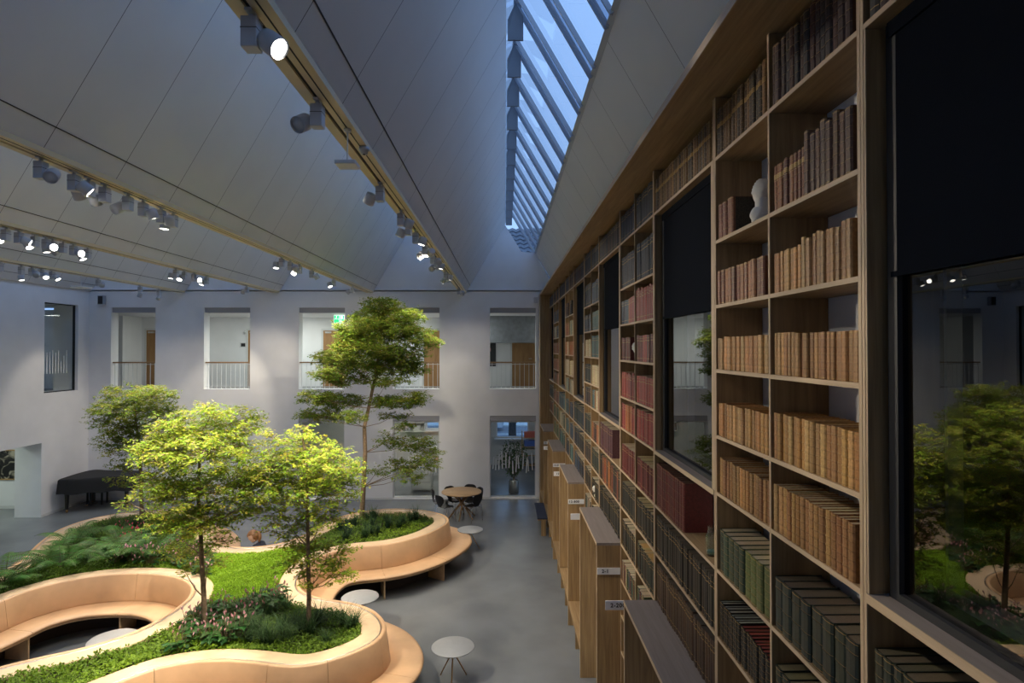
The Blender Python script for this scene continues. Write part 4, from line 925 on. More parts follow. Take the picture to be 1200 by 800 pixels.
# ------------------------------------------------------------------ heads (busts and the sitting visitor)
def head_bm(s=1.0, hairy=0.0, seed=1, feat=1.0):
    """a head looking along +x, centre of the skull at the origin, about .23*s tall"""
    bm = bmesh.new(); bmesh.ops.create_uvsphere(bm, u_segments=48, v_segments=36, radius=1); rr = random.Random(seed)
    g = lambda d, w: math.exp(-(d/w)**2)
    for v in bm.verts:
        x, y, z = v.co; az = math.atan2(y, x); f = max(0, x)
        R_ = 1.0
        px, py, pz = x*.098, y*.076, z*.117
        jaw = max(0, -z-.15); py *= 1-.38*jaw; px *= 1+.50*jaw if x > 0 else 1-.5*jaw; px *= 1+(.5*max(0, z)*(1-max(0, z)) if x > 0 else 0)
        d = 0
        d += .024*g(az, .13)*g(z+.12, .16)+.010*g(az, .11)*g(z-.08, .18)
        d -= .010*(g(az-.36, .17)+g(az+.36, .17))*g(z-.10, .10)
        d += .004*(g(az-.36, .08)+g(az+.36, .08))*g(z-.09, .05)
        d += .005*g(az, .55)*g(z-.24, .08)
        d += .007*g(az, .22)*g(z+.43, .05)+.006*g(az, .2)*g(z+.54, .05)-.005*g(az, .25)*g(z+.485, .03)
        d += .012*g(az, .3)*g(z+.78, .14)
        d += .006*(g(az-.6, .2)+g(az+.6, .2))*g(z+.1, .15)
        d += .020*(g(abs(az)-1.62, .10))*g(z-.0, .16)
        d *= feat
        if hairy and (z > .25 or x < -.15): d += hairy*(.5+.5*math.sin(az*9+z*11)*math.sin(z*14+az*5))
        l = math.hypot(px, py, pz) if False else (px*px+py*py+pz*pz)**.5
        k = 1+d/max(l, .02); v.co = Vector((px*k, py*k, pz*k))*s
    return bm
def bust(loc, rz, s, label):
    t = tag(empty('bust', loc, rz), label, 'bust', 'white plaster busts')
    mb = MB(); mb.frombm(head_bm(s, .012, 3, 1.05), 0, smooth=True, M=Matrix.Translation((.012*s, 0, .27*s)) @ Matrix.Rotation(.22, 4, 'Y'))
    mb.tube([(-.02*s, 0, .06*s), (-.012*s, 0, .14*s), (-.005*s, 0, .22*s)], [.08*s, .066*s, .064*s], 20)
    bm = bmesh.new(); bmesh.ops.create_uvsphere(bm, u_segments=36, v_segments=20, radius=1)
    for v in bm.verts:
        x, y, z = v.co; k = 1+.05*math.sin(y*14+z*6); v.co = Vector((x*.085*s*k, y*.105*s*k, max(z, -.6)*.10*s))
    mb.frombm(bm, 0, smooth=True, M=Matrix.Translation((-.01*s, 0, .07*s))); mb.build('figure', M['plaster'], t)
    mb = MB(); mb.lathe([(.06*s, 0), (.06*s, .012*s), (.045*s, .02*s), (.045*s, .03*s)], 24); mb.build('socle', M['plaster'], t)
bust((XS+.085, 3.35, LV[1]+.001), PI/2-.1, .67, 'white plaster bust of a man in profile on the second shelf')
bust((XS+.07, YN(5)+.12, LV[3]+.001), PI-.3, .55, 'white plaster bust standing between dark red volumes')
bust((XS+.05, YN(8)+.55, LV[8]+.001), PI-.2, .5, 'small pale bust low on the shelves beside the 12-800 unit')

# ================================================================== PLANTED BENCH ISLAND
CT = [(-2.97,9.4),(-3.33,9.72),(-3.50,10.2),(-3.54,10.75),(-3.42,11.3),(-3.18,11.6),(-2.85,11.76),(-2.46,11.86),(-2.06,12.08),(-1.64,12.55),(-1.4,13.02),(-1.28,13.42),(-1.36,13.85),(-1.64,14.18),(-2.09,14.42),(-2.55,14.52),(-3.0,14.48),(-3.4,14.28),(-3.74,13.95),(-3.95,13.5),(-4.08,12.95),(-4.2,12.5),(-4.38,12.12),(-4.62,11.9),(-4.87,11.79),(-5.12,11.75),(-5.42,11.83),(-5.8,12.08),(-6.12,12.5),(-6.4,13.15),(-6.75,13.75),(-7.3,14.25),(-8.05,14.46),(-8.85,14.32),(-9.35,13.98),(-9.58,13.5),(-9.6,12.9),(-9.4,12.2),(-9.1,11.5),(-8.87,10.96),(-8.78,10.3),(-8.76,9.6),(-8.62,8.95),(-8.25,8.65),(-7.92,8.8),(-7.79,9.25),(-7.74,9.56),(-7.64,9.8),(-7.35,10.14),(-6.93,10.35),(-6.38,10.42),(-5.9,10.35),(-5.53,10.2),(-5.22,9.95),(-5.04,9.68),(-4.94,9.35),(-4.94,8.95),(-5.02,8.5),(-5.18,8.18),(-5.5,7.85),(-5.94,7.58),(-6.3,7.3),(-6.7,6.9),(-6.85,6.5),(-6.6,6.15),(-6.1,6.02),(-5.5,6.12),(-5.05,6.4),(-4.75,6.75),(-4.51,7.05),(-4.28,7.32),(-4.02,7.45),(-3.75,7.51),(-3.44,7.51),(-3.1,7.46),(-2.86,7.40),(-2.63,7.365),(-2.43,7.38),(-2.21,7.48),(-1.98,7.65),(-1.8,7.84),(-1.7,8.02),(-1.665,8.2),(-1.69,8.42),(-1.77,8.63),(-1.91,8.85),(-2.07,9.0),(-2.29,9.15),(-2.55,9.25)]
def catmull(P, per=10):
    out = []; n = len(P)
    for i in range(n):
        p0, p1, p2, p3 = (Vector(P[(i+k-1) % n]) for k in range(4))
        for j in range(per):
            t = j/per; out.append(.5*((2*p1)+(p2-p0)*t+(2*p0-5*p1+4*p2-p3)*t*t+(3*p1-p0-3*p2+p3)*t**3))
    return out
def resample(P, n):
    L = [0.0]
    for i in range(len(P)): L.append(L[-1]+(P[(i+1) % len(P)]-P[i]).length)
    out = []; j = 0
    for k in range(n):
        s = L[-1]*k/n
        while L[j+1] < s: j += 1
        t = (s-L[j])/max(1e-9, L[j+1]-L[j]); out.append(P[j].lerp(P[(j+1) % len(P)], t))
    return out
NC = 760
C2 = resample(catmull([Vector(p) for p in CT]), NC)
for _ in range(6): C2 = [(C2[i-1]+C2[i]*2+C2[(i+1) % NC])/4 for i in range(NC)]
area = sum(C2[i].x*C2[(i+1) % NC].y-C2[(i+1) % NC].x*C2[i].y for i in range(NC))
NR = []
for i in range(NC):
    t = (C2[(i+3) % NC]-C2[i-3]).normalized(); n = Vector((t.y, -t.x))
    NR.append(n if area > 0 else -n)
for _ in range(4): NR = [(NR[i-1]+NR[i]*2+NR[(i+1) % NC]).normalized() for i in range(NC)]
def off(i, o): p = C2[i % NC]+NR[i % NC]*o; return p.x, p.y
def sweep(mb, prof, i0, i1, mi=0, closed=False, smooth=True, trim=0.0):
    idx = list(range(i0, i1+1)); n = len(prof); vs = []
    for k, i in enumerate(idx):
        sh = Vector((0, 0))
        if trim and k in (0, len(idx)-1):
            t = (C2[(i+1) % NC]-C2[(i-1) % NC]).normalized(); sh = t*(trim if k == 0 else -trim)
        for o, z in prof: x, y = off(i, o); vs.append((x+sh.x, y+sh.y, z))
    m = len(idx)
    fs = [(k*n+j, k*n+(j+1) % n, (k+1)*n+(j+1) % n, (k+1)*n+j) for k in range(m-1) for j in range(n)]
    if closed: fs += [((m-1)*n+j, (m-1)*n+(j+1) % n, (j+1) % n, j) for j in range(n)]
    else: mb.add(vs[:n], [tuple(range(n))], mi); mb.add(vs[-n:], [tuple(range(n-1, -1, -1))], mi)
    mb.add(vs, fs, mi, None, smooth)
isl = tag(empty('planter_bench', (-4.6, 10.0, 0)), 'winding planted island with tan leather bench running all round its edge', 'planter bench')
def irel(mb, name, mats): return rel(mb, name, mats, isl)
mb = MB(); sweep(mb, [(-.30, .0), (-.30, .86), (-.05, .86), (-.05, .40), (.03, .36), (.03, .0)], 0, NC-1, closed=True, smooth=False); irel(mb, 'planter_wall', M['dark'])
mb = MB(); sweep(mb, [(-.315, .80), (-.315, .872), (-.305, .88), (-.062, .88), (-.055, .875), (-.055, .861), (-.29, .861), (-.295, .80)], 0, NC-1, closed=True); irel(mb, 'ledge', M['rim'])
mb = MB(); sweep(mb, [(-.056, .864), (-.056, .884), (-.044, .884), (-.044, .864)], 0, NC-1, closed=True); irel(mb, 'metal_strip', M['steel'])
mb = MB(); sweep(mb, [(.04, .352), (.04, .394), (.515, .394), (.53, .372), (.50, .352)], 0, NC-1, closed=True); irel(mb, 'seat_frame', M['ply'])
# seams: those read off the photograph, the gaps between them halved until none is longer than 1.5 m
def nearest(p): return min(range(NC), key=lambda i: (C2[i]-Vector(p)).length)
per = sum((C2[(i+1) % NC]-C2[i]).length for i in range(NC))/NC
seams = sorted(nearest(p) for p in ((-2.46, 11.86), (-1.64, 12.55), (-6.38, 10.42), (-7.77, 9.35), (-2.21, 7.48), (-1.7, 8.02), (-4.28, 7.32), (-3.0, 9.42), (-2.94, 7.43)))
full = []
for a, b in zip(seams, seams[1:]+[seams[0]+NC]):
    k = max(1, math.ceil((b-a)*per/2.3))
    full += [a+round((b-a)*j/k) for j in range(k)]
for a, b in zip(full, full[1:]+[full[0]+NC]):
    mb = MB(); sweep(mb, [(-.042, .43), (-.042, .868), (-.034, .888), (-.012, .897), (.012, .893), (.026, .875), (.085, .47), (.085, .43)], a, b, trim=.0025); irel(mb, 'backrest', M['leather'])
    mb = MB(); sweep(mb, [(.03, .395), (.03, .45), (.45, .452), (.51, .447), (.54, .432), (.548, .412), (.535, .398)], a, b, trim=.0025); irel(mb, 'seat_cushion', M['leather'])
    # supporting upright under each seam
    p, q = Vector(off(a, .05)), Vector(off(a, .47)); t = (q-p).normalized(); w = Vector((-t.y, t.x))*.012
    mb = MB(); mb.prismz([tuple(p-w), tuple(q-w), tuple(q+w), tuple(p+w)], .002, .351); irel(mb, 'support', M['ply'])
INS = [off(i, -.31) for i in range(0, NC, 2)]
def inside(x, y, P):
    c = False; j = len(P)-1
    for i in range(len(P)):
        xi, yi = P[i]; xj, yj = P[j]
        if (yi > y) != (yj > y) and x < (xj-xi)*(y-yi)/(yj-yi)+xi: c = not c
        j = i
    return c
def edge_dist(x, y): return min((x-a)**2+(y-b)**2 for a, b in INS)**.5
SOIL = .80
MID = [off(i, -.20) for i in range(0, NC, 2)]
mb = MB(); g = .07
for a in range(int(9.0/g)):
    for b in range(int(9.5/g)):
        x, y = -9.8+a*g, 5.7+b*g
        if inside(x+g/2, y+g/2, MID): mb.add([(x, y, SOIL), (x+g, y, SOIL), (x+g, y+g, SOIL), (x, y+g, SOIL)], [(0, 1, 2, 3)])
irel(mb, 'soil', M['soil'])
LAWN = [tuple(at_z(px, py, .86).xy) for px, py in ((247, 706), (243, 690), (236, 664), (246, 655), (262, 646), (272, 640), (300, 645), (327, 636), (338, 640), (350, 652), (334, 672), (328, 690), (336, 702), (318, 696), (292, 701), (266, 707))]
rr = random.Random(11)
# bright lawn of tiny leaves
mb = MB(); n = 0
xs = [p[0] for p in LAWN]; ys = [p[1] for p in LAWN]
while n < 30000:
    x, y = rr.uniform(min(xs), max(xs)), rr.uniform(min(ys), max(ys))
    if not inside(x, y, LAWN) or not inside(x, y, INS): continue
    n += 1; h = .045+.02*math.sin(x*9)*math.sin(y*8)
    z = SOIL+.015+rr.random()*h+.03
    k = rr.random(); col = (.21+.14*k, .38+.16*k, .015+.01*k)
    d = Vector((rr.uniform(-1, 1), rr.uniform(-1, 1), rr.uniform(.0, .9)))
    leaf_quad(mb, Vector((x, y, z)), d, Vector((0, 0, 1)), rr.uniform(.022, .038), .018, col)
o = mb.build('lawn_foliage', M['leaf2']); tag(o, 'bright green mossy lawn between the two seating bays', 'lawn', kind='stuff')
# ground cover elsewhere
mb = MB(); n = 0; bx = [p[0] for p in INS]; by = [p[1] for p in INS]
def gcol(x, y):
    s = .5+.5*math.sin(x*2.3+1.3*math.sin(y*1.7))*math.sin(y*2.1+.7*math.sin(x*3.1))
    k = rr.random()
    if y < 8.6 or (y > 10.4 and x > -7.6 and y < 13.3): s = .5+.8*s
    return (.06+.13*s*k+.05*s, .13+.17*s*k+.07*s, .015+.012*k)
while n < 52000:
    x, y = rr.uniform(-9.4, -1.5), rr.uniform(6.6, 14.3)
    if y > 11 and rr.random() < .45: continue
    if not inside(x, y, INS): continue
    if inside(x, y, LAWN): continue
    n += 1
    hh = .06+.05*math.sin(x*5+y*2)*math.sin(y*6-x)
    z = SOIL+.01+rr.random()*max(.03, hh)+.02
    d = Vector((rr.uniform(-1, 1), rr.uniform(-1, 1), rr.uniform(.0, .8)))
    sz = rr.uniform(.028, .055)
    leaf_quad(mb, Vector((x, y, z)), d, Vector((0, 0, 1)), sz, sz*.6, gcol(x, y))
o = mb.build('ground_cover_foliage', M['leaf2']); tag(o, 'low carpet of small green leaves covering the planting bed', 'ground cover', kind='stuff')

# ------------------------------------------------------------------ flowering plants, grass tufts, ferns
def make_flower(seed, pink):
    r = random.Random(seed); root = empty('flowering_plant')
    lf = MB(); fl = MB(); st = MB()
    for k in range(22):
        a = r.uniform(0, 2*PI); rad = r.uniform(.02, .16); h = r.uniform(.10, .24)
        b = Vector((math.cos(a)*rad, math.sin(a)*rad, h)); d = Vector((math.cos(a), math.sin(a), r.uniform(-.5, .35)))
        L = r.uniform(.075, .12); dn = d.normalized(); s = dn.cross(Vector((0, 0, 1))).normalized(); W = L*.38; nn = s.cross(dn)
        c = (r.uniform(.02, .045), r.uniform(.07, .13), .018)
        lf.add([b, b-dn*.015+s*W*.8, b+dn*L*.4+s*W+nn*.006, b+dn*L-nn*.01, b+dn*L*.4-s*W+nn*.006, b-dn*.015-s*W*.8], [(0, 1, 2, 3), (0, 3, 4, 5)], 0, c)
        st.tube([(b.x*.2, b.y*.2, 0), tuple(b*.98)], .003, 4, cap=False)
    for k in range(6):
        a = r.uniform(0, 2*PI); rad = r.uniform(.03, .17); h = r.uniform(.21, .32); b = Vector((math.cos(a)*rad, math.sin(a)*rad, h))
        st.tube([(b.x*.3, b.y*.3, .05), tuple(b)], .003, 4, cap=False)
        d = Vector((r.uniform(-.6, .6), r.uniform(-.6, .6), 1)).normalized(); s = d.orthogonal().normalized(); w = d.cross(s)
        c = vary(pink, r, .25); L = r.uniform(.045, .065); W = .016
        fl.add([b, b+d*L*.4+s*W, b+d*L, b+d*L*.4-s*W, b+d*L*.4+w*W*.9], [(0, 1, 4), (1, 2, 4), (2, 3, 4), (3, 0, 4), (0, 1, 2, 3)], 0, c)
        fl.tube([tuple(b+w*.006), tuple(b+w*.012+d*L*.75)], .0035, 4, 0, (.6, .45, .3))
    st.build('stem', M['bark'], root); lf.build('foliage', M['leaf2'], root); fl.build('flower', M['petal'], root)
    return root
PINK = (.90, .48, .55); HOT = (.85, .07, .18)
def scatter(protos, pts, label, cat, group, z=SOIL, s0=.85, s1=1.15, seed=0):
    r = random.Random(seed); out = []
    for i, p in enumerate(pts):
        src = protos[i % len(protos)]
        o = src if i < len(protos) else copy_tree(src)
        o.location = (p[0], p[1], z); o.rotation_euler = (0, 0, r.uniform(0, 6.28)); s = r.uniform(s0, s1); o.scale = (s, s, s)
        tag(o, label, cat, group); out.append(o)
    return out
def pxs(L, z=.95): return [tuple(at_z(x, y, z).xy) for x, y in L]
front = [p for p in pxs([(204,766),(220,762),(238,756),(214,752),(229,744),(246,746),(262,735),(255,720),(270,713),(285,709),(300,703),(315,699),(328,694),(275,726),(290,719),(268,743),(240,733),(224,730),(236,720),(306,712),(252,757),(258,706),(320,706),(246,712),(280,737)]) if inside(p[0], p[1], INS)]
scatter([make_flower(s, PINK) for s in (1, 2, 3)], front, 'low glossy-leaved plant with pink flower spikes beside the bright lawn', 'flowering plant', 'pink flowering plants beside the lawn', seed=1)
back = [p for p in pxs([(150,652),(163,656),(178,649),(193,653),(208,657),(223,660),(205,643),(176,657),(232,664),(222,648),(192,645),(238,668),(240,655),(228,640),(165,648),(137,655)]) if inside(p[0], p[1], INS)]
scatter([make_flower(s, PINK) for s in (4, 5)], back, 'low plant with pale pink flowers along the upper ledge of the large seating bay', 'flowering plant', 'pale pink flowering plants above the large bay', seed=2)
hot = [p for p in pxs([(143,618),(152,624),(160,617),(166,625),(147,630),(157,631)], 1.0) if inside(p[0], p[1], INS)]
scatter([make_flower(s, HOT) for s in (6, 7)], hot, 'plant with vivid red-pink flowers in front of the thin rear tree', 'flowering plant', 'vivid pink flowers near the piano', seed=3)
def make_tuft(seed, n=70, L0=.22, L1=.42, col=(.05, .10, .035)):
    r = random.Random(seed); mb = MB()
    for k in range(n):
        a = r.uniform(0, 2*PI); L = r.uniform(L0, L1); out = r.uniform(.25, .95); b = Vector((r.uniform(-.03, .03), r.uniform(-.03, .03), 0)); d = Vector((math.cos(a), math.sin(a), 0)); s = Vector((-d.y, d.x, 0)); w = .0055
        c = vary(col, r, .4); pts = []
        for q in range(5):
            t = q/4; p = b+d*L*out*t*t*.9+Vector((0, 0, L*(t*(1.15-out*.6*t)))); ww = w*(1-t*.9)+.0006
            pts += [p+s*ww, p-s*ww]
        mb.add(pts, [(2*q, 2*q+1, 2*q+3, 2*q+2) for q in range(4)], 0, c)
    return mb.build('grass_tuft', M['leaf2'])
fr = random.Random(8)
tf = []
while len(tf) < 30:
    p = at_z(fr.uniform(282, 424), fr.uniform(706, 752), .9)
    if inside(p.x, p.y, INS) and edge_dist(p.x, p.y) > .05: tf.append((p.x, p.y))
scatter([make_tuft(1, 90), make_tuft(2, 90), make_tuft(3, 80, .2, .36, (.07, .13, .045))], tf, 'arching dark green grass tuft in the bed around the slender front tree', 'grass tuft', 'grass tufts in the front bed', seed=4)
tn = []
while len(tn) < 24:
    p = at_z(fr.uniform(385, 500), fr.uniform(601, 632), .9)
    if inside(p.x, p.y, INS) and edge_dist(p.x, p.y) > .08: tn.append((p.x, p.y))
scatter([make_tuft(5, 90, .22, .38, (.035, .075, .035)), make_tuft(6, 80, .2, .34, (.05, .10, .035))], tn, 'dark grass tuft in the rounded bed around the tallest tree', 'grass tuft', 'grass tufts around the tallest tree', seed=5)
tw = []
while len(tw) < 26:
    p = at_z(fr.uniform(95, 262), fr.uniform(600, 645), .9)
    if inside(p.x, p.y, INS) and edge_dist(p.x, p.y) > .06: tw.append((p.x, p.y))
scatter([make_tuft(7, 80, .22, .4, (.045, .09, .03)), make_tuft(8, 70, .2, .35, (.08, .14, .03))], tw, 'green grass tuft in the rear bed near the piano', 'grass tuft', 'grass tufts in the rear bed', seed=6)
def make_fern(seed):
    r = random.Random(seed); root = empty('fern'); n = 11; proto = []
    for k in range(n):
        mb = MB(); a = 2*PI*k/n+r.uniform(-.25, .25); L = r.uniform(.6, .95); rise = r.uniform(.45, .85)
        d = Vector((math.cos(a), math.sin(a), 0)); s = Vector((-d.y, d.x, 0)); P = []
        for q in range(27):
            t = q/26; P.append(d*L*(t*.9)+Vector((0, 0, L*rise*(t*1.5-t*t*1.05)+.05)))
        mb.tube(P[::2], [.006*(1-q/14)+.0012 for q in range(14)], 4, 0, (.06, .05, .02), cap=False)
        for q in range(4, 27):
            t = q/26; W = .20*math.sin(PI*min(1, .12+t*.93))**.8*L; tg = (P[min(q+1, 26)]-P[q-1]).normalized(); c = (r.uniform(.05, .10), r.uniform(.13, .22), r.uniform(.025, .045))
            for sg in (1, -1):
                dd = (s*sg+tg*.45+Vector((0, 0, -.12))).normalized(); up = tg.cross(s).normalized()
                m = 5; pv = []
                for e in range(m+1):
                    u = e/m; c0 = P[q]+dd*W*u+Vector((0, 0, -.25*W*u*u)); ww = .018*(1-u*.85)*(1 if e % 2 == 0 else .55)
                    pv += [c0+tg*ww, c0-tg*ww]
                mb.add(pv, [(2*e, 2*e+1, 2*e+3, 2*e+2) for e in range(m)], 0, c)
        mb.build('frond', M['leaf2'], root)
    return root
fp = [(-8.35, 10.05), (-7.95, 10.75), (-7.25, 11.1), (-8.35, 11.25), (-7.55, 11.75), (-8.42, 9.35), (-6.75, 11.25), (-8.6, 12.0)]
fw = ['beside the image edge of the large bay', '', '']
pr = [make_fern(s) for s in (1, 2, 3)]
scatter(pr, fp, 'feathery green fern arching over the ledge of the large seating bay', 'fern', 'ferns above the large bay', seed=9, s0=.85, s1=1.15)

# ------------------------------------------------------------------ trees
def make_tree(name, base, top, trunk_px, clusters, Y, label, seed, leaf, tw, palette, r0=.035, spread=1.2, DENS=5.0):
    """clusters: (px, py, rx, ry, weight) ellipsoids of the crown as the photograph shows them at the trunk's distance"""
    r = random.Random(seed); root = tag(empty(name, (base[0], base[1], SOIL-.02)), label, 'tree'); B = Vector(root.location)
    k = Y/FPX
    tp = [at_y(px, py, Y)-B for px, py in trunk_px]; tp[0] = Vector((0, 0, 0))
    n = len(tp)
    mb = MB(); mb.tube(tp, [r0*(1-.62*i/(n-1)) for i in range(n)], 10); mb.build('trunk', M['bark'], root)
    br = MB(); lf = MB(); hw = max(abs(c[0]-sum(q[0] for q in clusters)/len(clusters))+c[2] for c in clusters)*k
    for (px, py, rx, ry, wt) in clusters:
        rx *= spread; ry *= spread*.95
        c = at_y(px, py, Y)-B; yo = r.uniform(-.75, .75)*max(.15, hw*.8-abs(c.x)*.3)*.7; c = at_y(px, py, Y+yo)-B
        ax, ay, az = rx*k, max(rx, ry*1.1)*k*.95, ry*k
        # limb from the trunk
        j = min(range(n), key=lambda i: abs(tp[i].z-(c.z-.25*abs(c.x)-.12))); s = tp[j]
        m1 = s.lerp(c, .45)+Vector((0, 0, -.05)); rad = r0*(.24 if r0 < .06 else .15)
        br.tube([s, m1, c], [rad, rad*.7, rad*.35], 6, cap=False)
        nt_ = max(4, int(DENS*wt*rx*ry/26))
        for t in range(nt_):
            v = rvec(r); v.z = v.z*.9
            q = c+Vector((v.x*ax, v.y*ay, v.z*az))
            if r.random() < .4: br.tube([c.lerp(m1, r.random()*.4), c.lerp(q, .6)+Vector((0, 0, -.02)), q], [rad*.3, rad*.2, .0018], 4, cap=False)
            # a flat spray of leaves
            d0 = Vector((q.x-c.x, q.y-c.y, 0)); d0 = d0.normalized() if d0.length > .02 else Vector((1, 0, 0)); d0 = (d0+rvec(r)*.5); d0.z = r.uniform(-.45, .4); d0.normalize()
            sd = d0.cross(Vector((0, 0, 1))).normalized(); LL = r.uniform(.12, .26)*tw
            br.tube([q-d0*LL*.5, q+d0*LL*.5], [.0025, .001], 3, cap=False)
            g = r.random(); nl = int(15*tw)+4
            for e in range(nl):
                u = r.uniform(-.5, .5); p = q+d0*LL*u+sd*r.gauss(0, .03*tw)+Vector((0, 0, r.gauss(0, .014*tw)))
                dd = (sd*r.choice((-1, 1))*r.uniform(.3, 1)+d0*r.uniform(-.2, .9)+Vector((0, 0, r.uniform(-.45, .25)))).normalized()
                up = (Vector((0, 0, 1))+rvec(r)*.55).normalized(); a = palette[int(r.random()*len(palette))]; b = palette[int(g*len(palette))]
                cc = tuple(max(.004, (x*.5+y*.5)*r.uniform(.8, 1.2)) for x, y in zip(a, b)); L = leaf*r.uniform(.7, 1.25)
                leaf_quad(lf, p, dd, up, L, L*.55, cc, .1)
    br.build('branch', M['bark'], root); lf.build('foliage', M['leaf'], root)
    return len(lf.f)
PAL = [(.20, .32, .03), (.28, .38, .035), (.34, .40, .04), (.15, .26, .025), (.38, .36, .05)]
PALD = [(.14, .24, .03), (.20, .29, .035), (.26, .32, .04), (.11, .18, .025), (.30, .31, .045)]
n1 = make_tree('tree', (-4.24, 8.49), 0, [(240, 735), (239, 700), (236, 650), (235, 615), (232, 580), (234, 540), (236, 505)],
  [(226,500,34,20,1), (276,494,26,16,1), (172,520,18,12,.5), (205,527,32,20,1), (245,530,38,22,1.1), (278,520,16,18,.9), (178,535,18,12,.7), (240,572,46,20,1), (195,566,28,18,.9), (280,565,18,14,.7), (214,606,34,14,.8), (258,600,28,14,.8), (228,640,26,9,.6), (292,588,12,16,.5), (185,600,16,8,.5), (250,478,14,8,.8), (216,668,5,10,.5), (255,632,14,9,.6), (243,660,14,8,.6), (205,645,16,8,.6), (295,560,14,16,.7), (150,590,10,8,.4), (240,610,30,14,.7)], 8.49,
  'slender yellow-green tree beside the large seating bay, trunk rising from pink flowers', 41, .047, 1.0, PAL, .040, 1.3, 3.9)
n2 = make_tree('tree', (-2.73, 8.34), 0, [(362, 742), (362, 690), (361, 640), (360, 590), (359, 550), (355, 515)],
  [(352,528,34,16,1), (322,545,28,16,.8), (388,545,26,18,.9), (345,560,40,18,1), (378,575,30,18,.9), (318,575,22,16,.7), (330,600,34,12,.7), (378,606,30,10,.7), (304,585,12,14,.5), (350,640,22,9,.6), (385,652,26,12,.9), (352,662,20,9,.8), (398,672,14,7,.6), (368,680,18,6,.5), (318,512,12,12,.4), (356,504,16,7,.5), (300,560,14,16,.7), (410,560,12,16,.7), (340,620,26,10,.6)], 8.34,
  'slender pale green tree in the front bed among arching grass tufts', 42, .048, 1.0, PAL, .034, 1.35, 3.7)
n3 = make_tree('tree', (-3.34, 13.94), 0, [(424, 606), (426, 570), (428, 530), (427, 500), (432, 478), (440, 440), (446, 400), (448, 365)],
  [(448,358,20,10,1.2), (432,374,20,14,1.3), (465,372,28,13,1.3), (440,385,40,14,1.3), (418,395,20,15,1.3), (478,393,26,13,1.2), (503,401,13,7,1), (430,408,36,13,1.3), (470,415,30,12,1.2), (395,420,26,12,1.2), (440,428,44,12,1.3), (480,432,20,10,1.1), (385,437,20,9,1), (410,445,26,8,.9), (455,446,24,7,.9), (372,466,20,9,1), (398,470,28,11,1), (375,486,24,9,.9), (410,488,22,7,.7), (470,470,28,9,1), (488,464,16,6,.8), (465,486,18,5,.6), (450,470,18,7,.8), (488,520,20,11,.7), (500,540,14,10,.6), (470,545,18,9,.6), (455,515,14,10,.5), (480,558,16,8,.5), (442,552,12,7,.4), (512,530,8,7,.4), (474,500,10,8,.4)], 13.94,
  'tallest tree with layered olive crown rising from the rounded rear bed', 43, .062, 1.3, PALD, .06, 1.12, 10)
n4 = make_tree('tree', (-8.19, 13.53), 0, [(166, 614), (166, 590), (165, 560), (164, 530), (160, 500), (157, 470)],
  [(150,462,24,12,1), (178,464,22,12,1), (130,478,18,12,1), (160,480,34,12,1), (192,484,16,12,.9), (118,492,10,12,.7), (145,500,26,12,1), (180,505,28,14,1), (205,512,18,14,.9), (135,520,18,9,.8), (165,528,30,11,.8), (198,540,18,12,.7), (142,545,16,8,.6), (150,562,18,6,.5), (185,560,18,9,.6), (190,580,16,8,.5), (125,508,9,8,.5)], 13.53,
  'thin tree with soft green crown farthest back, close to the covered piano', 44, .06, 1.4, [(x*1.15, y*1.1, z) for x, y, z in PALD], .05)
print('leaves', n1, n2, n3, n4, 'books', NIND)

# ================================================================== FURNITURE
def coffee_table(x, y, d, label, rz=0.0, h=.47):
    t = tag(empty('coffee_table', (x, y, 0), rz), label, 'coffee table')
    mb = MB(); mb.lathe([(.0, h-.018), (d/2-.012, h-.018), (d/2, h-.010), (d/2, h-.003), (d/2-.004, h), (0, h)], 56); mb.build('table_top', M['white_top'], t)
    mb = MB(); mb.lathe([(.0, h-.05), (.035, h-.05), (.05, h-.03), (.05, h-.0185), (0, h-.0185)], 20); mb.build('hub', M['brass'], t)
    for k in range(3):
        a = 2*PI*k/3; c, s = math.cos(a), math.sin(a)
        mb = MB(); mb.tube([(-.03*c, -.03*s, h-.035), (.03*c, .03*s, h-.12), (.215*c, .215*s, .012)], [.011, .011, .009], 10); mb.lathe([(0, 0), (.012, 0), (.012, .012), (0, .014)], 10, c=(.215*c, .215*s)); mb.build('leg', M['brass'], t)
    return t
p = at_z(530.7, 757, .47); coffee_table(p.x, p.y, .62, 'round white coffee table on brass tripod, alone on the open floor', -PI/2)
p = at_z(422, 699, .47); coffee_table(p.x, p.y, .64, 'round white coffee table tucked in the smaller seating bay', .4)
p = at_z(551, 620, .47); coffee_table(p.x, p.y, .61, 'round white coffee table between the rear bed and the dining table', .1)
coffee_table(-5.86, 9.0, .68, 'round white coffee table half hidden inside the large seating bay', .2, .45)
TX, TY = -1.22, 16.92
t = tag(empty('round_table', (TX, TY, 0)), 'round oak dining table with crossed stick legs by the end wall', 'table')
mb = MB(); mb.lathe([(.0, .70), (.54, .70), (.57, .715), (.57, .728), (.565, .733), (0, .733)], 64); mb.build('table_top', M['tabletop'], t)
for k in range(6):
    a = 2*PI*k/6+.35; c, s = math.cos(a), math.sin(a)
    mb = MB(); mb.tube([(-.30*c-.03*s, -.30*s+.03*c, .70), (.03*-s, .03*c, .42), (.40*c-.03*s, .40*s+.03*c, .0)], [.02, .024, .018], 10); mb.build('leg', M['legwood'], t)
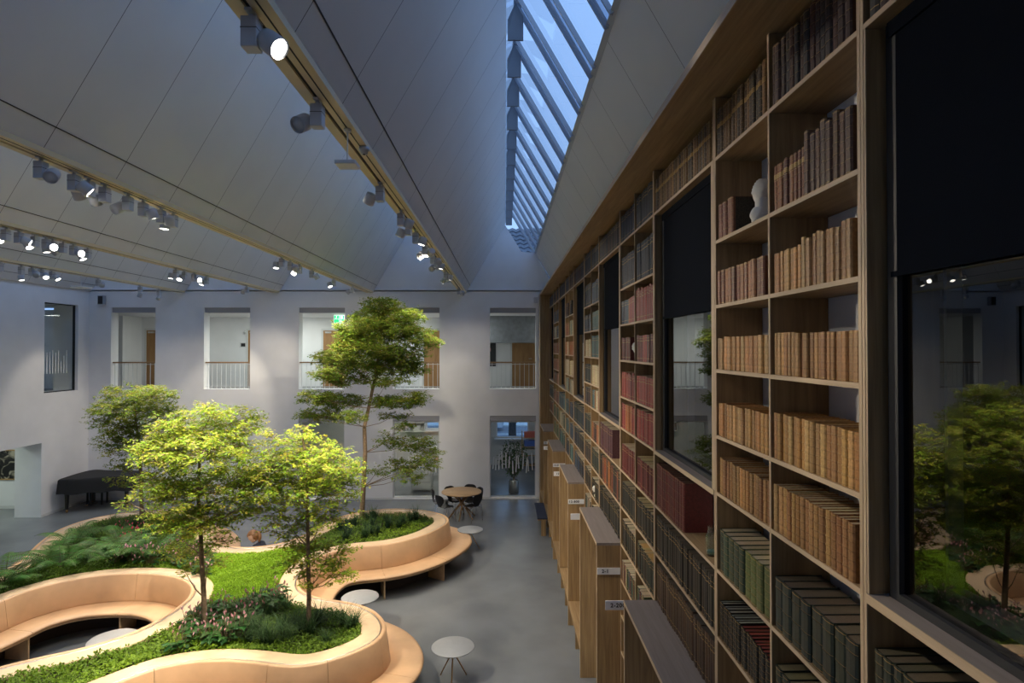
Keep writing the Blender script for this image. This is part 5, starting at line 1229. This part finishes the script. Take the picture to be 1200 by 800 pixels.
def make_chair():
    root = empty('shell_chair')
    def sheet(P, name):
        # P: list of (y, z, halfwidth, dish)
        nx = 8; top = []; mb = MB(); th = .009
        for y, z, w, dish in P:
            for i in range(nx+1):
                u = 2*i/nx-1; top.append(Vector((w*u, y+(dish*u*u if name == 'backrest' else 0), z+(dish*u*u if name == 'seat' else 0))))
        m = len(P); nrm = Vector((0, 0, -1)) if name == 'seat' else Vector((0, -1, .15)).normalized()
        bot = [v+nrm*th for v in top]; N = len(top)
        fs = []
        for r_ in range(m-1):
            for i in range(nx):
                a = r_*(nx+1)+i; fs += [(a, a+1, a+nx+2, a+nx+1), (N+a+nx+1, N+a+nx+2, N+a+1, N+a)]
        rim = [i for i in range(nx+1)]+[(r_+1)*(nx+1)-1 for r_ in range(1, m)]+[(m-1)*(nx+1)+i for i in range(nx-1, -1, -1)]+[r_*(nx+1) for r_ in range(m-2, 0, -1)]
        for a, b in zip(rim, rim[1:]+rim[:1]): fs.append((a, N+a, N+b, b))
        mb.add(top+bot, fs, 0, None, True); return mb.build(name, M['black'], root)
    sheet([(.215, .425, .10, .0), (.205, .437, .16, .004), (.16, .447, .205, .008), (.06, .448, .225, .012), (-.05, .444, .215, .014), (-.13, .442, .15, .010), (-.175, .449, .095, .004), (-.205, .468, .075, .0)], 'seat')
    sheet([(-.205, .468, .075, .0), (-.222, .50, .082, .004), (-.235, .55, .125, .015), (-.25, .62, .185, .03), (-.262, .70, .205, .04), (-.272, .76, .19, .036), (-.278, .80, .145, .02), (-.28, .818, .08, .006)], 'backrest')
    for x, y in ((.17, .17), (-.17, .17), (.17, -.17), (-.17, -.17)):
        mb = MB(); mb.tube([(x*.3, y*.3, .430), (x*.85, y*.85, .418), (x*1.02, y*1.02, .39), (x*1.28, y*1.3, .0)], .0075, 8); mb.build('leg', M['chrome'], root)
    return root
CH = make_chair(); first = True
cl = ['black shell chair at the oak table, farthest from the bookcase', 'black shell chair at the oak table, next to the outermost one and nearer the planter', 'black shell chair behind the oak table, in front of the copier window wall', 'black shell chair behind the oak table, directly before the white wall pier', 'black shell chair at the oak table, closest to the bookcase', 'black shell chair pushed in at the oak table on the camera side towards the bookcase']
for (x, y), lb in zip(((-2.07, 16.95), (-1.82, 16.33), (-1.63, 17.40), (-1.0, 17.64), (-.68, 17.25), (-.72, 16.40)), cl):
    c = CH if first else copy_tree(CH); first = False
    q = Vector((TX-x, TY-y)).normalized()*.26
    c.location = (x+q.x, y+q.y, 0); c.rotation_euler = (0, 0, math.atan2(q.y, q.x)-PI/2); c.scale = (.95, .95, .94); tag(c, lb, 'chair')
for (x, y, rz), lb in zip(((-9.75, 17.9, PI), (-9.15, 17.95, PI+.3)), ('black shell chair behind the foliage, closer to the piano', 'black shell chair behind the foliage, farther from the piano')):
    c = copy_tree(CH); c.location = (x, y, 0); c.rotation_euler = (0, 0, rz); tag(c, lb, 'chair')

# covered grand piano
t = tag(empty('grand_piano', (-12.98, 17.45, 0)), 'grand piano under a black fabric cover in the corner by the side wall', 'piano')
out = [(0, 0), (.30, -.02), (.55, .0), (.80, .10), (1.0, .22), (1.25, .30), (1.5, .34), (1.72, .42), (1.84, .60), (1.86, .85), (1.80, 1.08), (1.65, 1.22), (1.2, 1.28), (.6, 1.30), (0, 1.30)]
op = resample(catmull([Vector(q) for q in out], 6), 96); cx = sum(p.x for p in op)/96; cy = sum(p.y for p in op)/96
mb = MB(); prof = [(1.03, .56), (1.022, .70), (1.01, .86), (1.0, .965), (.985, .985), (.95, .995)]; vs = []
for q, (s, z) in enumerate(prof):
    for i, p in enumerate(op):
        f = 1+(.012*math.sin(i*1.1)*(1-q/4) if q < 4 else 0); vs.append((cx+(p.x-cx)*s*f, cy+(p.y-cy)*s*f, z+(.02*math.sin(i*.55) if q == 0 else 0)))
n = 96; mb.add(vs, [(q*n+i, q*n+(i+1) % n, (q+1)*n+(i+1) % n, (q+1)*n+i) for q in range(len(prof)-1) for i in range(n)], 0, None, True); mb.add(vs[-n:], [tuple(range(n))], 0); mb.build('fabric_cover', M['blackcloth'], t)
mb = MB(); mb.prismz([(cx+(p.x-cx)*.97, cy+(p.y-cy)*.97) for p in op], .60, .94); mb.build('case', M['black'], t)
for x, y in ((.16, .12), (.16, 1.15), (1.52, .72)):
    mb = MB(); mb.tube([(x, y, .60), (x, y, .50), (x, y, .08)], [.065, .06, .04], 4); mb.build('leg', M['black'], t)
    mb = MB(); mb.lathe([(0, 0), (.03, 0), (.035, .03), (.03, .078), (0, .078)], 14, c=(x, y)); mb.build('caster', M['brass'], t)
mb = MB(); mb.box((.52, .58, .14), (.56, .61, .60)); mb.box((.52, .72, .14), (.56, .75, .60)); mb.box((.48, .54, .08), (.60, .79, .14)); mb.build('pedal_lyre', M['black'], t)
for y in (.60, .665, .73): mb = MB(); mb.box((.36, y-.015, .07), (.48, y+.015, .085)); mb.build('pedal', M['brass'], t)
t = tag(empty('piano_stool', (-12.60, 18.55, 0)), 'slim black stool standing behind the covered piano', 'stool')
mb = MB(); mb.bbox((-.28, -.17, .44), (.28, .17, .50), .015); mb.build('seat', M['blackcloth'], t)
for x in (-.22, .22):
    for y in (-.12, .12): mb = MB(); mb.box((x-.02, y-.02, 0), (x+.02, y+.02, .439)); mb.build('leg', M['black'], t)

# ================================================================== THE VISITOR on the rear bench
def skin_mesh(V, E, Rr, sub=2):
    me = bpy.data.meshes.new('tmp'); me.from_pydata([tuple(v) for v in V], E, []); o = bpy.data.objects.new('tmp', me); COL.objects.link(o)
    o.modifiers.new('s', 'SKIN'); sl = me.skin_vertices[0].data
    for i, q in enumerate(Rr): sl[i].radius = (q, q) if not hasattr(q, '__len__') else q
    sl[0].use_root = True
    m = o.modifiers.new('u', 'SUBSURF'); m.levels = sub; m.render_levels = sub
    dg = bpy.context.evaluated_depsgraph_get(); ev = o.evaluated_get(dg); m2 = bpy.data.meshes.new_from_object(ev)
    bm = bmesh.new(); bm.from_mesh(m2); bpy.data.objects.remove(o); bpy.data.meshes.remove(m2); return bm
hp = at_y(297.5, 628, 12.12)
PX, PY = hp.x+.20, 12.08
vis = tag(empty('person', (PX, PY, 0)), 'person with a brown ponytail and navy jacket bent forward on the rear bench', 'person')
hd = Vector((hp.x-PX, 12.12-PY, hp.z))
J = dict(pel=(0, 0, .54), sp=(-.03, .02, .66), ch=(-.09, .03, .76), nk=(-.155, .035, .845), hd=tuple(hd+Vector((.02, 0, -.06))),
         sl=(-.11, -.15, .79), el=(-.24, -.17, .62), wl=(-.40, -.06, .60), sr=(-.09, .19, .79), er=(-.20, .26, .61), wr=(-.40, .12, .59),
         hl=(-.02, -.09, .53), kl=(-.33, .22, .56), al=(-.30, .42, .10), tl=(-.44, .52, .04), hr=(.0, .10, .53), kr=(-.18, .42, .55), ar=(-.14, .55, .10), trr=(-.22, .70, .04))
names = list(J); ix = {n: i for i, n in enumerate(names)}
E = [('pel', 'sp'), ('sp', 'ch'), ('ch', 'nk'), ('nk', 'hd'), ('ch', 'sl'), ('sl', 'el'), ('el', 'wl'), ('ch', 'sr'), ('sr', 'er'), ('er', 'wr'), ('pel', 'hl'), ('hl', 'kl'), ('kl', 'al'), ('al', 'tl'), ('pel', 'hr'), ('hr', 'kr'), ('kr', 'ar'), ('ar', 'trr')]
RAD = dict(pel=.125, sp=.115, ch=.125, nk=.05, hd=.055, sl=.058, el=.042, wl=.028, sr=.058, er=.042, wr=.028, hl=.085, kl=.058, al=.036, tl=.03, hr=.085, kr=.058, ar=.036, trr=.03)
V = [J[n] for n in names]; Rr = [RAD[n] for n in names]; E2 = [(ix[a], ix[b]) for a, b in E]
for w, sgn in (('wl', 1), ('wr', -1)):
    b = Vector(J[w]); palm = b+Vector((-.06, .01*sgn, -.01)); V.append(palm); Rr.append(.026); pi = len(V)-1; E2.append((ix[w], pi))
    for q, (dy, L) in enumerate(((-.03, .065), (-.011, .078), (.009, .075), (.028, .058))):
        a = palm+Vector((-.035, dy, 0)); m = a+Vector((-L*.5, dy*.2, -.012)); e = m+Vector((-L*.35, 0, -.028))
        k0 = len(V); V += [a, m, e]; Rr += [.010, .0085, .007]; E2 += [(pi, k0), (k0, k0+1), (k0+1, k0+2)]
    a = palm+Vector((.01, .035*sgn, .0)); e = a+Vector((-.04, .02*sgn, -.01)); k0 = len(V); V += [a, e]; Rr += [.011, .009]; E2 += [(pi, k0), (k0, k0+1)]
bd = skin_mesh(V, E2, Rr)
mb = MB(); mb.frombm(bd, 0, smooth=True)
HM = Matrix.Translation(hd) @ Matrix.Rotation(PI+.15, 4, 'Z') @ Matrix.Rotation(.55, 4, 'Y')
mb.frombm(head_bm(1.0), 0, smooth=True, M=HM)
o = mb.build('body', M['skin'], vis)
m = o.modifiers.new('fuse', 'REMESH'); m.mode = 'VOXEL'; m.voxel_size = .006; m.use_smooth_shade = True
jn = ['pel', 'sp', 'ch', 'sl', 'el', 'wl', 'sr', 'er', 'wr']; jx = {n: i for i, n in enumerate(jn)}
bd = skin_mesh([J[n] for n in jn], [(jx[a], jx[b]) for a, b in E if a in jx and b in jx], [RAD[n]*1.12+.012 for n in jn]); mb = MB(); mb.frombm(bd, 0, smooth=True)
mb.lathe([(.07, -.03), (.085, .0), (.075, .035), (.062, .03)], 20, M=Matrix.Translation((-.135, .035, .82)) @ Matrix.Rotation(-.55, 4, 'Y')); mb.build('jacket', M['jacket'], vis)
jn = ['pel', 'hl', 'kl', 'al', 'hr', 'kr', 'ar']; jx = {n: i for i, n in enumerate(jn)}
bd = skin_mesh([J[n] for n in jn], [(jx[a], jx[b]) for a, b in E if a in jx and b in jx], [RAD[n]*1.08+.008 for n in jn]); mb = MB(); mb.frombm(bd, 0, smooth=True); mb.build('trousers', M['trouser'], vis)
for a, b in (('al', 'tl'), ('ar', 'trr')):
    A, Bv = Vector(J[a]), Vector(J[b]); d = (Bv-A); d.z = 0; d.normalize()
    mb = MB(); mb.tube([Vector((A.x, A.y, .045))-d*.05, Vector((A.x, A.y, .05)), Vector((A.x, A.y, .045))+d*.10, Vector((A.x, A.y, .03))+d*.19], [.035, .046, .042, .022], 12); mb.build('shoe', M['shoe'], vis)
bm = head_bm(1.09, .012, 5)
bmesh.ops.delete(bm, geom=[v for v in bm.verts if not (v.co.x < .01 and v.co.z > -.09 or v.co.z > .055)], context='VERTS')
mb = MB(); mb.frombm(bm, 0, smooth=True, M=HM)
P0 = HM @ Vector((-.10, 0, .03)); mb.tube([P0, P0+Vector((.03, -.01, -.005)), P0+Vector((.05, -.02, -.06)), P0+Vector((.055, -.03, -.13)), P0+Vector((.045, -.03, -.19))], [.026, .034, .04, .034, .01], 14)
mb.build('hair', M['hair'], vis)

# ================================================================== CAMERA, SKY, ROOM LIGHTS
cam = bpy.data.cameras.new('camera'); cam.sensor_width = 36; cam.lens = FPX/1200*36; cam.clip_start = .05; cam.clip_end = 500
co = bpy.data.objects.new('camera', cam); COL.objects.link(co); co.location = EYE
co.matrix_world = Matrix.Translation(EYE) @ Matrix((_r, _u, -_f)).transposed().to_4x4(); SC.camera = co
w = bpy.data.worlds.new('dusk'); SC.world = w; w.use_nodes = True; nt = w.node_tree; bg = nt.nodes['Background']
tc = nt.nodes.new('ShaderNodeTexCoord'); sx = nt.nodes.new('ShaderNodeSeparateXYZ'); nt.links.new(tc.outputs['Generated'], sx.inputs[0])
cr = nt.nodes.new('ShaderNodeValToRGB'); e = cr.color_ramp.elements; e[0].position = 0.0; e[0].color = (.34, .55, .95, 1); e[1].position = .9; e[1].color = (.26, .48, .95, 1)
nt.links.new(sx.outputs['Z'], cr.inputs['Fac']); nt.links.new(cr.outputs['Color'], bg.inputs['Color']); bg.inputs['Strength'].default_value = .72
def area(loc, sx_, sy_, power, col, rot=(0, 0, 0)):
    l = bpy.data.lights.new('ceiling_light', 'AREA'); l.shape = 'RECTANGLE'; l.size = sx_; l.size_y = sy_; l.energy = power; l.color = col
    o = bpy.data.objects.new('ceiling_light', l); COL.objects.link(o); o.location = loc; o.rotation_euler = rot
for x, pw in ((-11.2, 6), (-8.0, 28), (-4.75, 27), (-1.45, 21), (2.1, 9)): area((x, 20.4, CZ1-.02), .7, .3, pw, (.92, 1, .93))
for x, pw in ((-5.5, 14), (-2.9, 26), (.3, 5)): area((x, 22.2, OZ-.02), 1.2, .6, pw, (1, .97, .9))
area((-15.8, 15.5, 2.97), 1.5, 1.5, 36, (.86, 1, .90))
area((-15.0, 12.0, 6.05), 1.0, 1.0, 14, (.86, 1, .92))
v = SC.view_settings; SC.display_settings.display_device = 'sRGB'; v.view_transform = 'Standard'; v.look = 'None'; v.exposure = .85; v.gamma = 1.0; v.use_curve_mapping = False
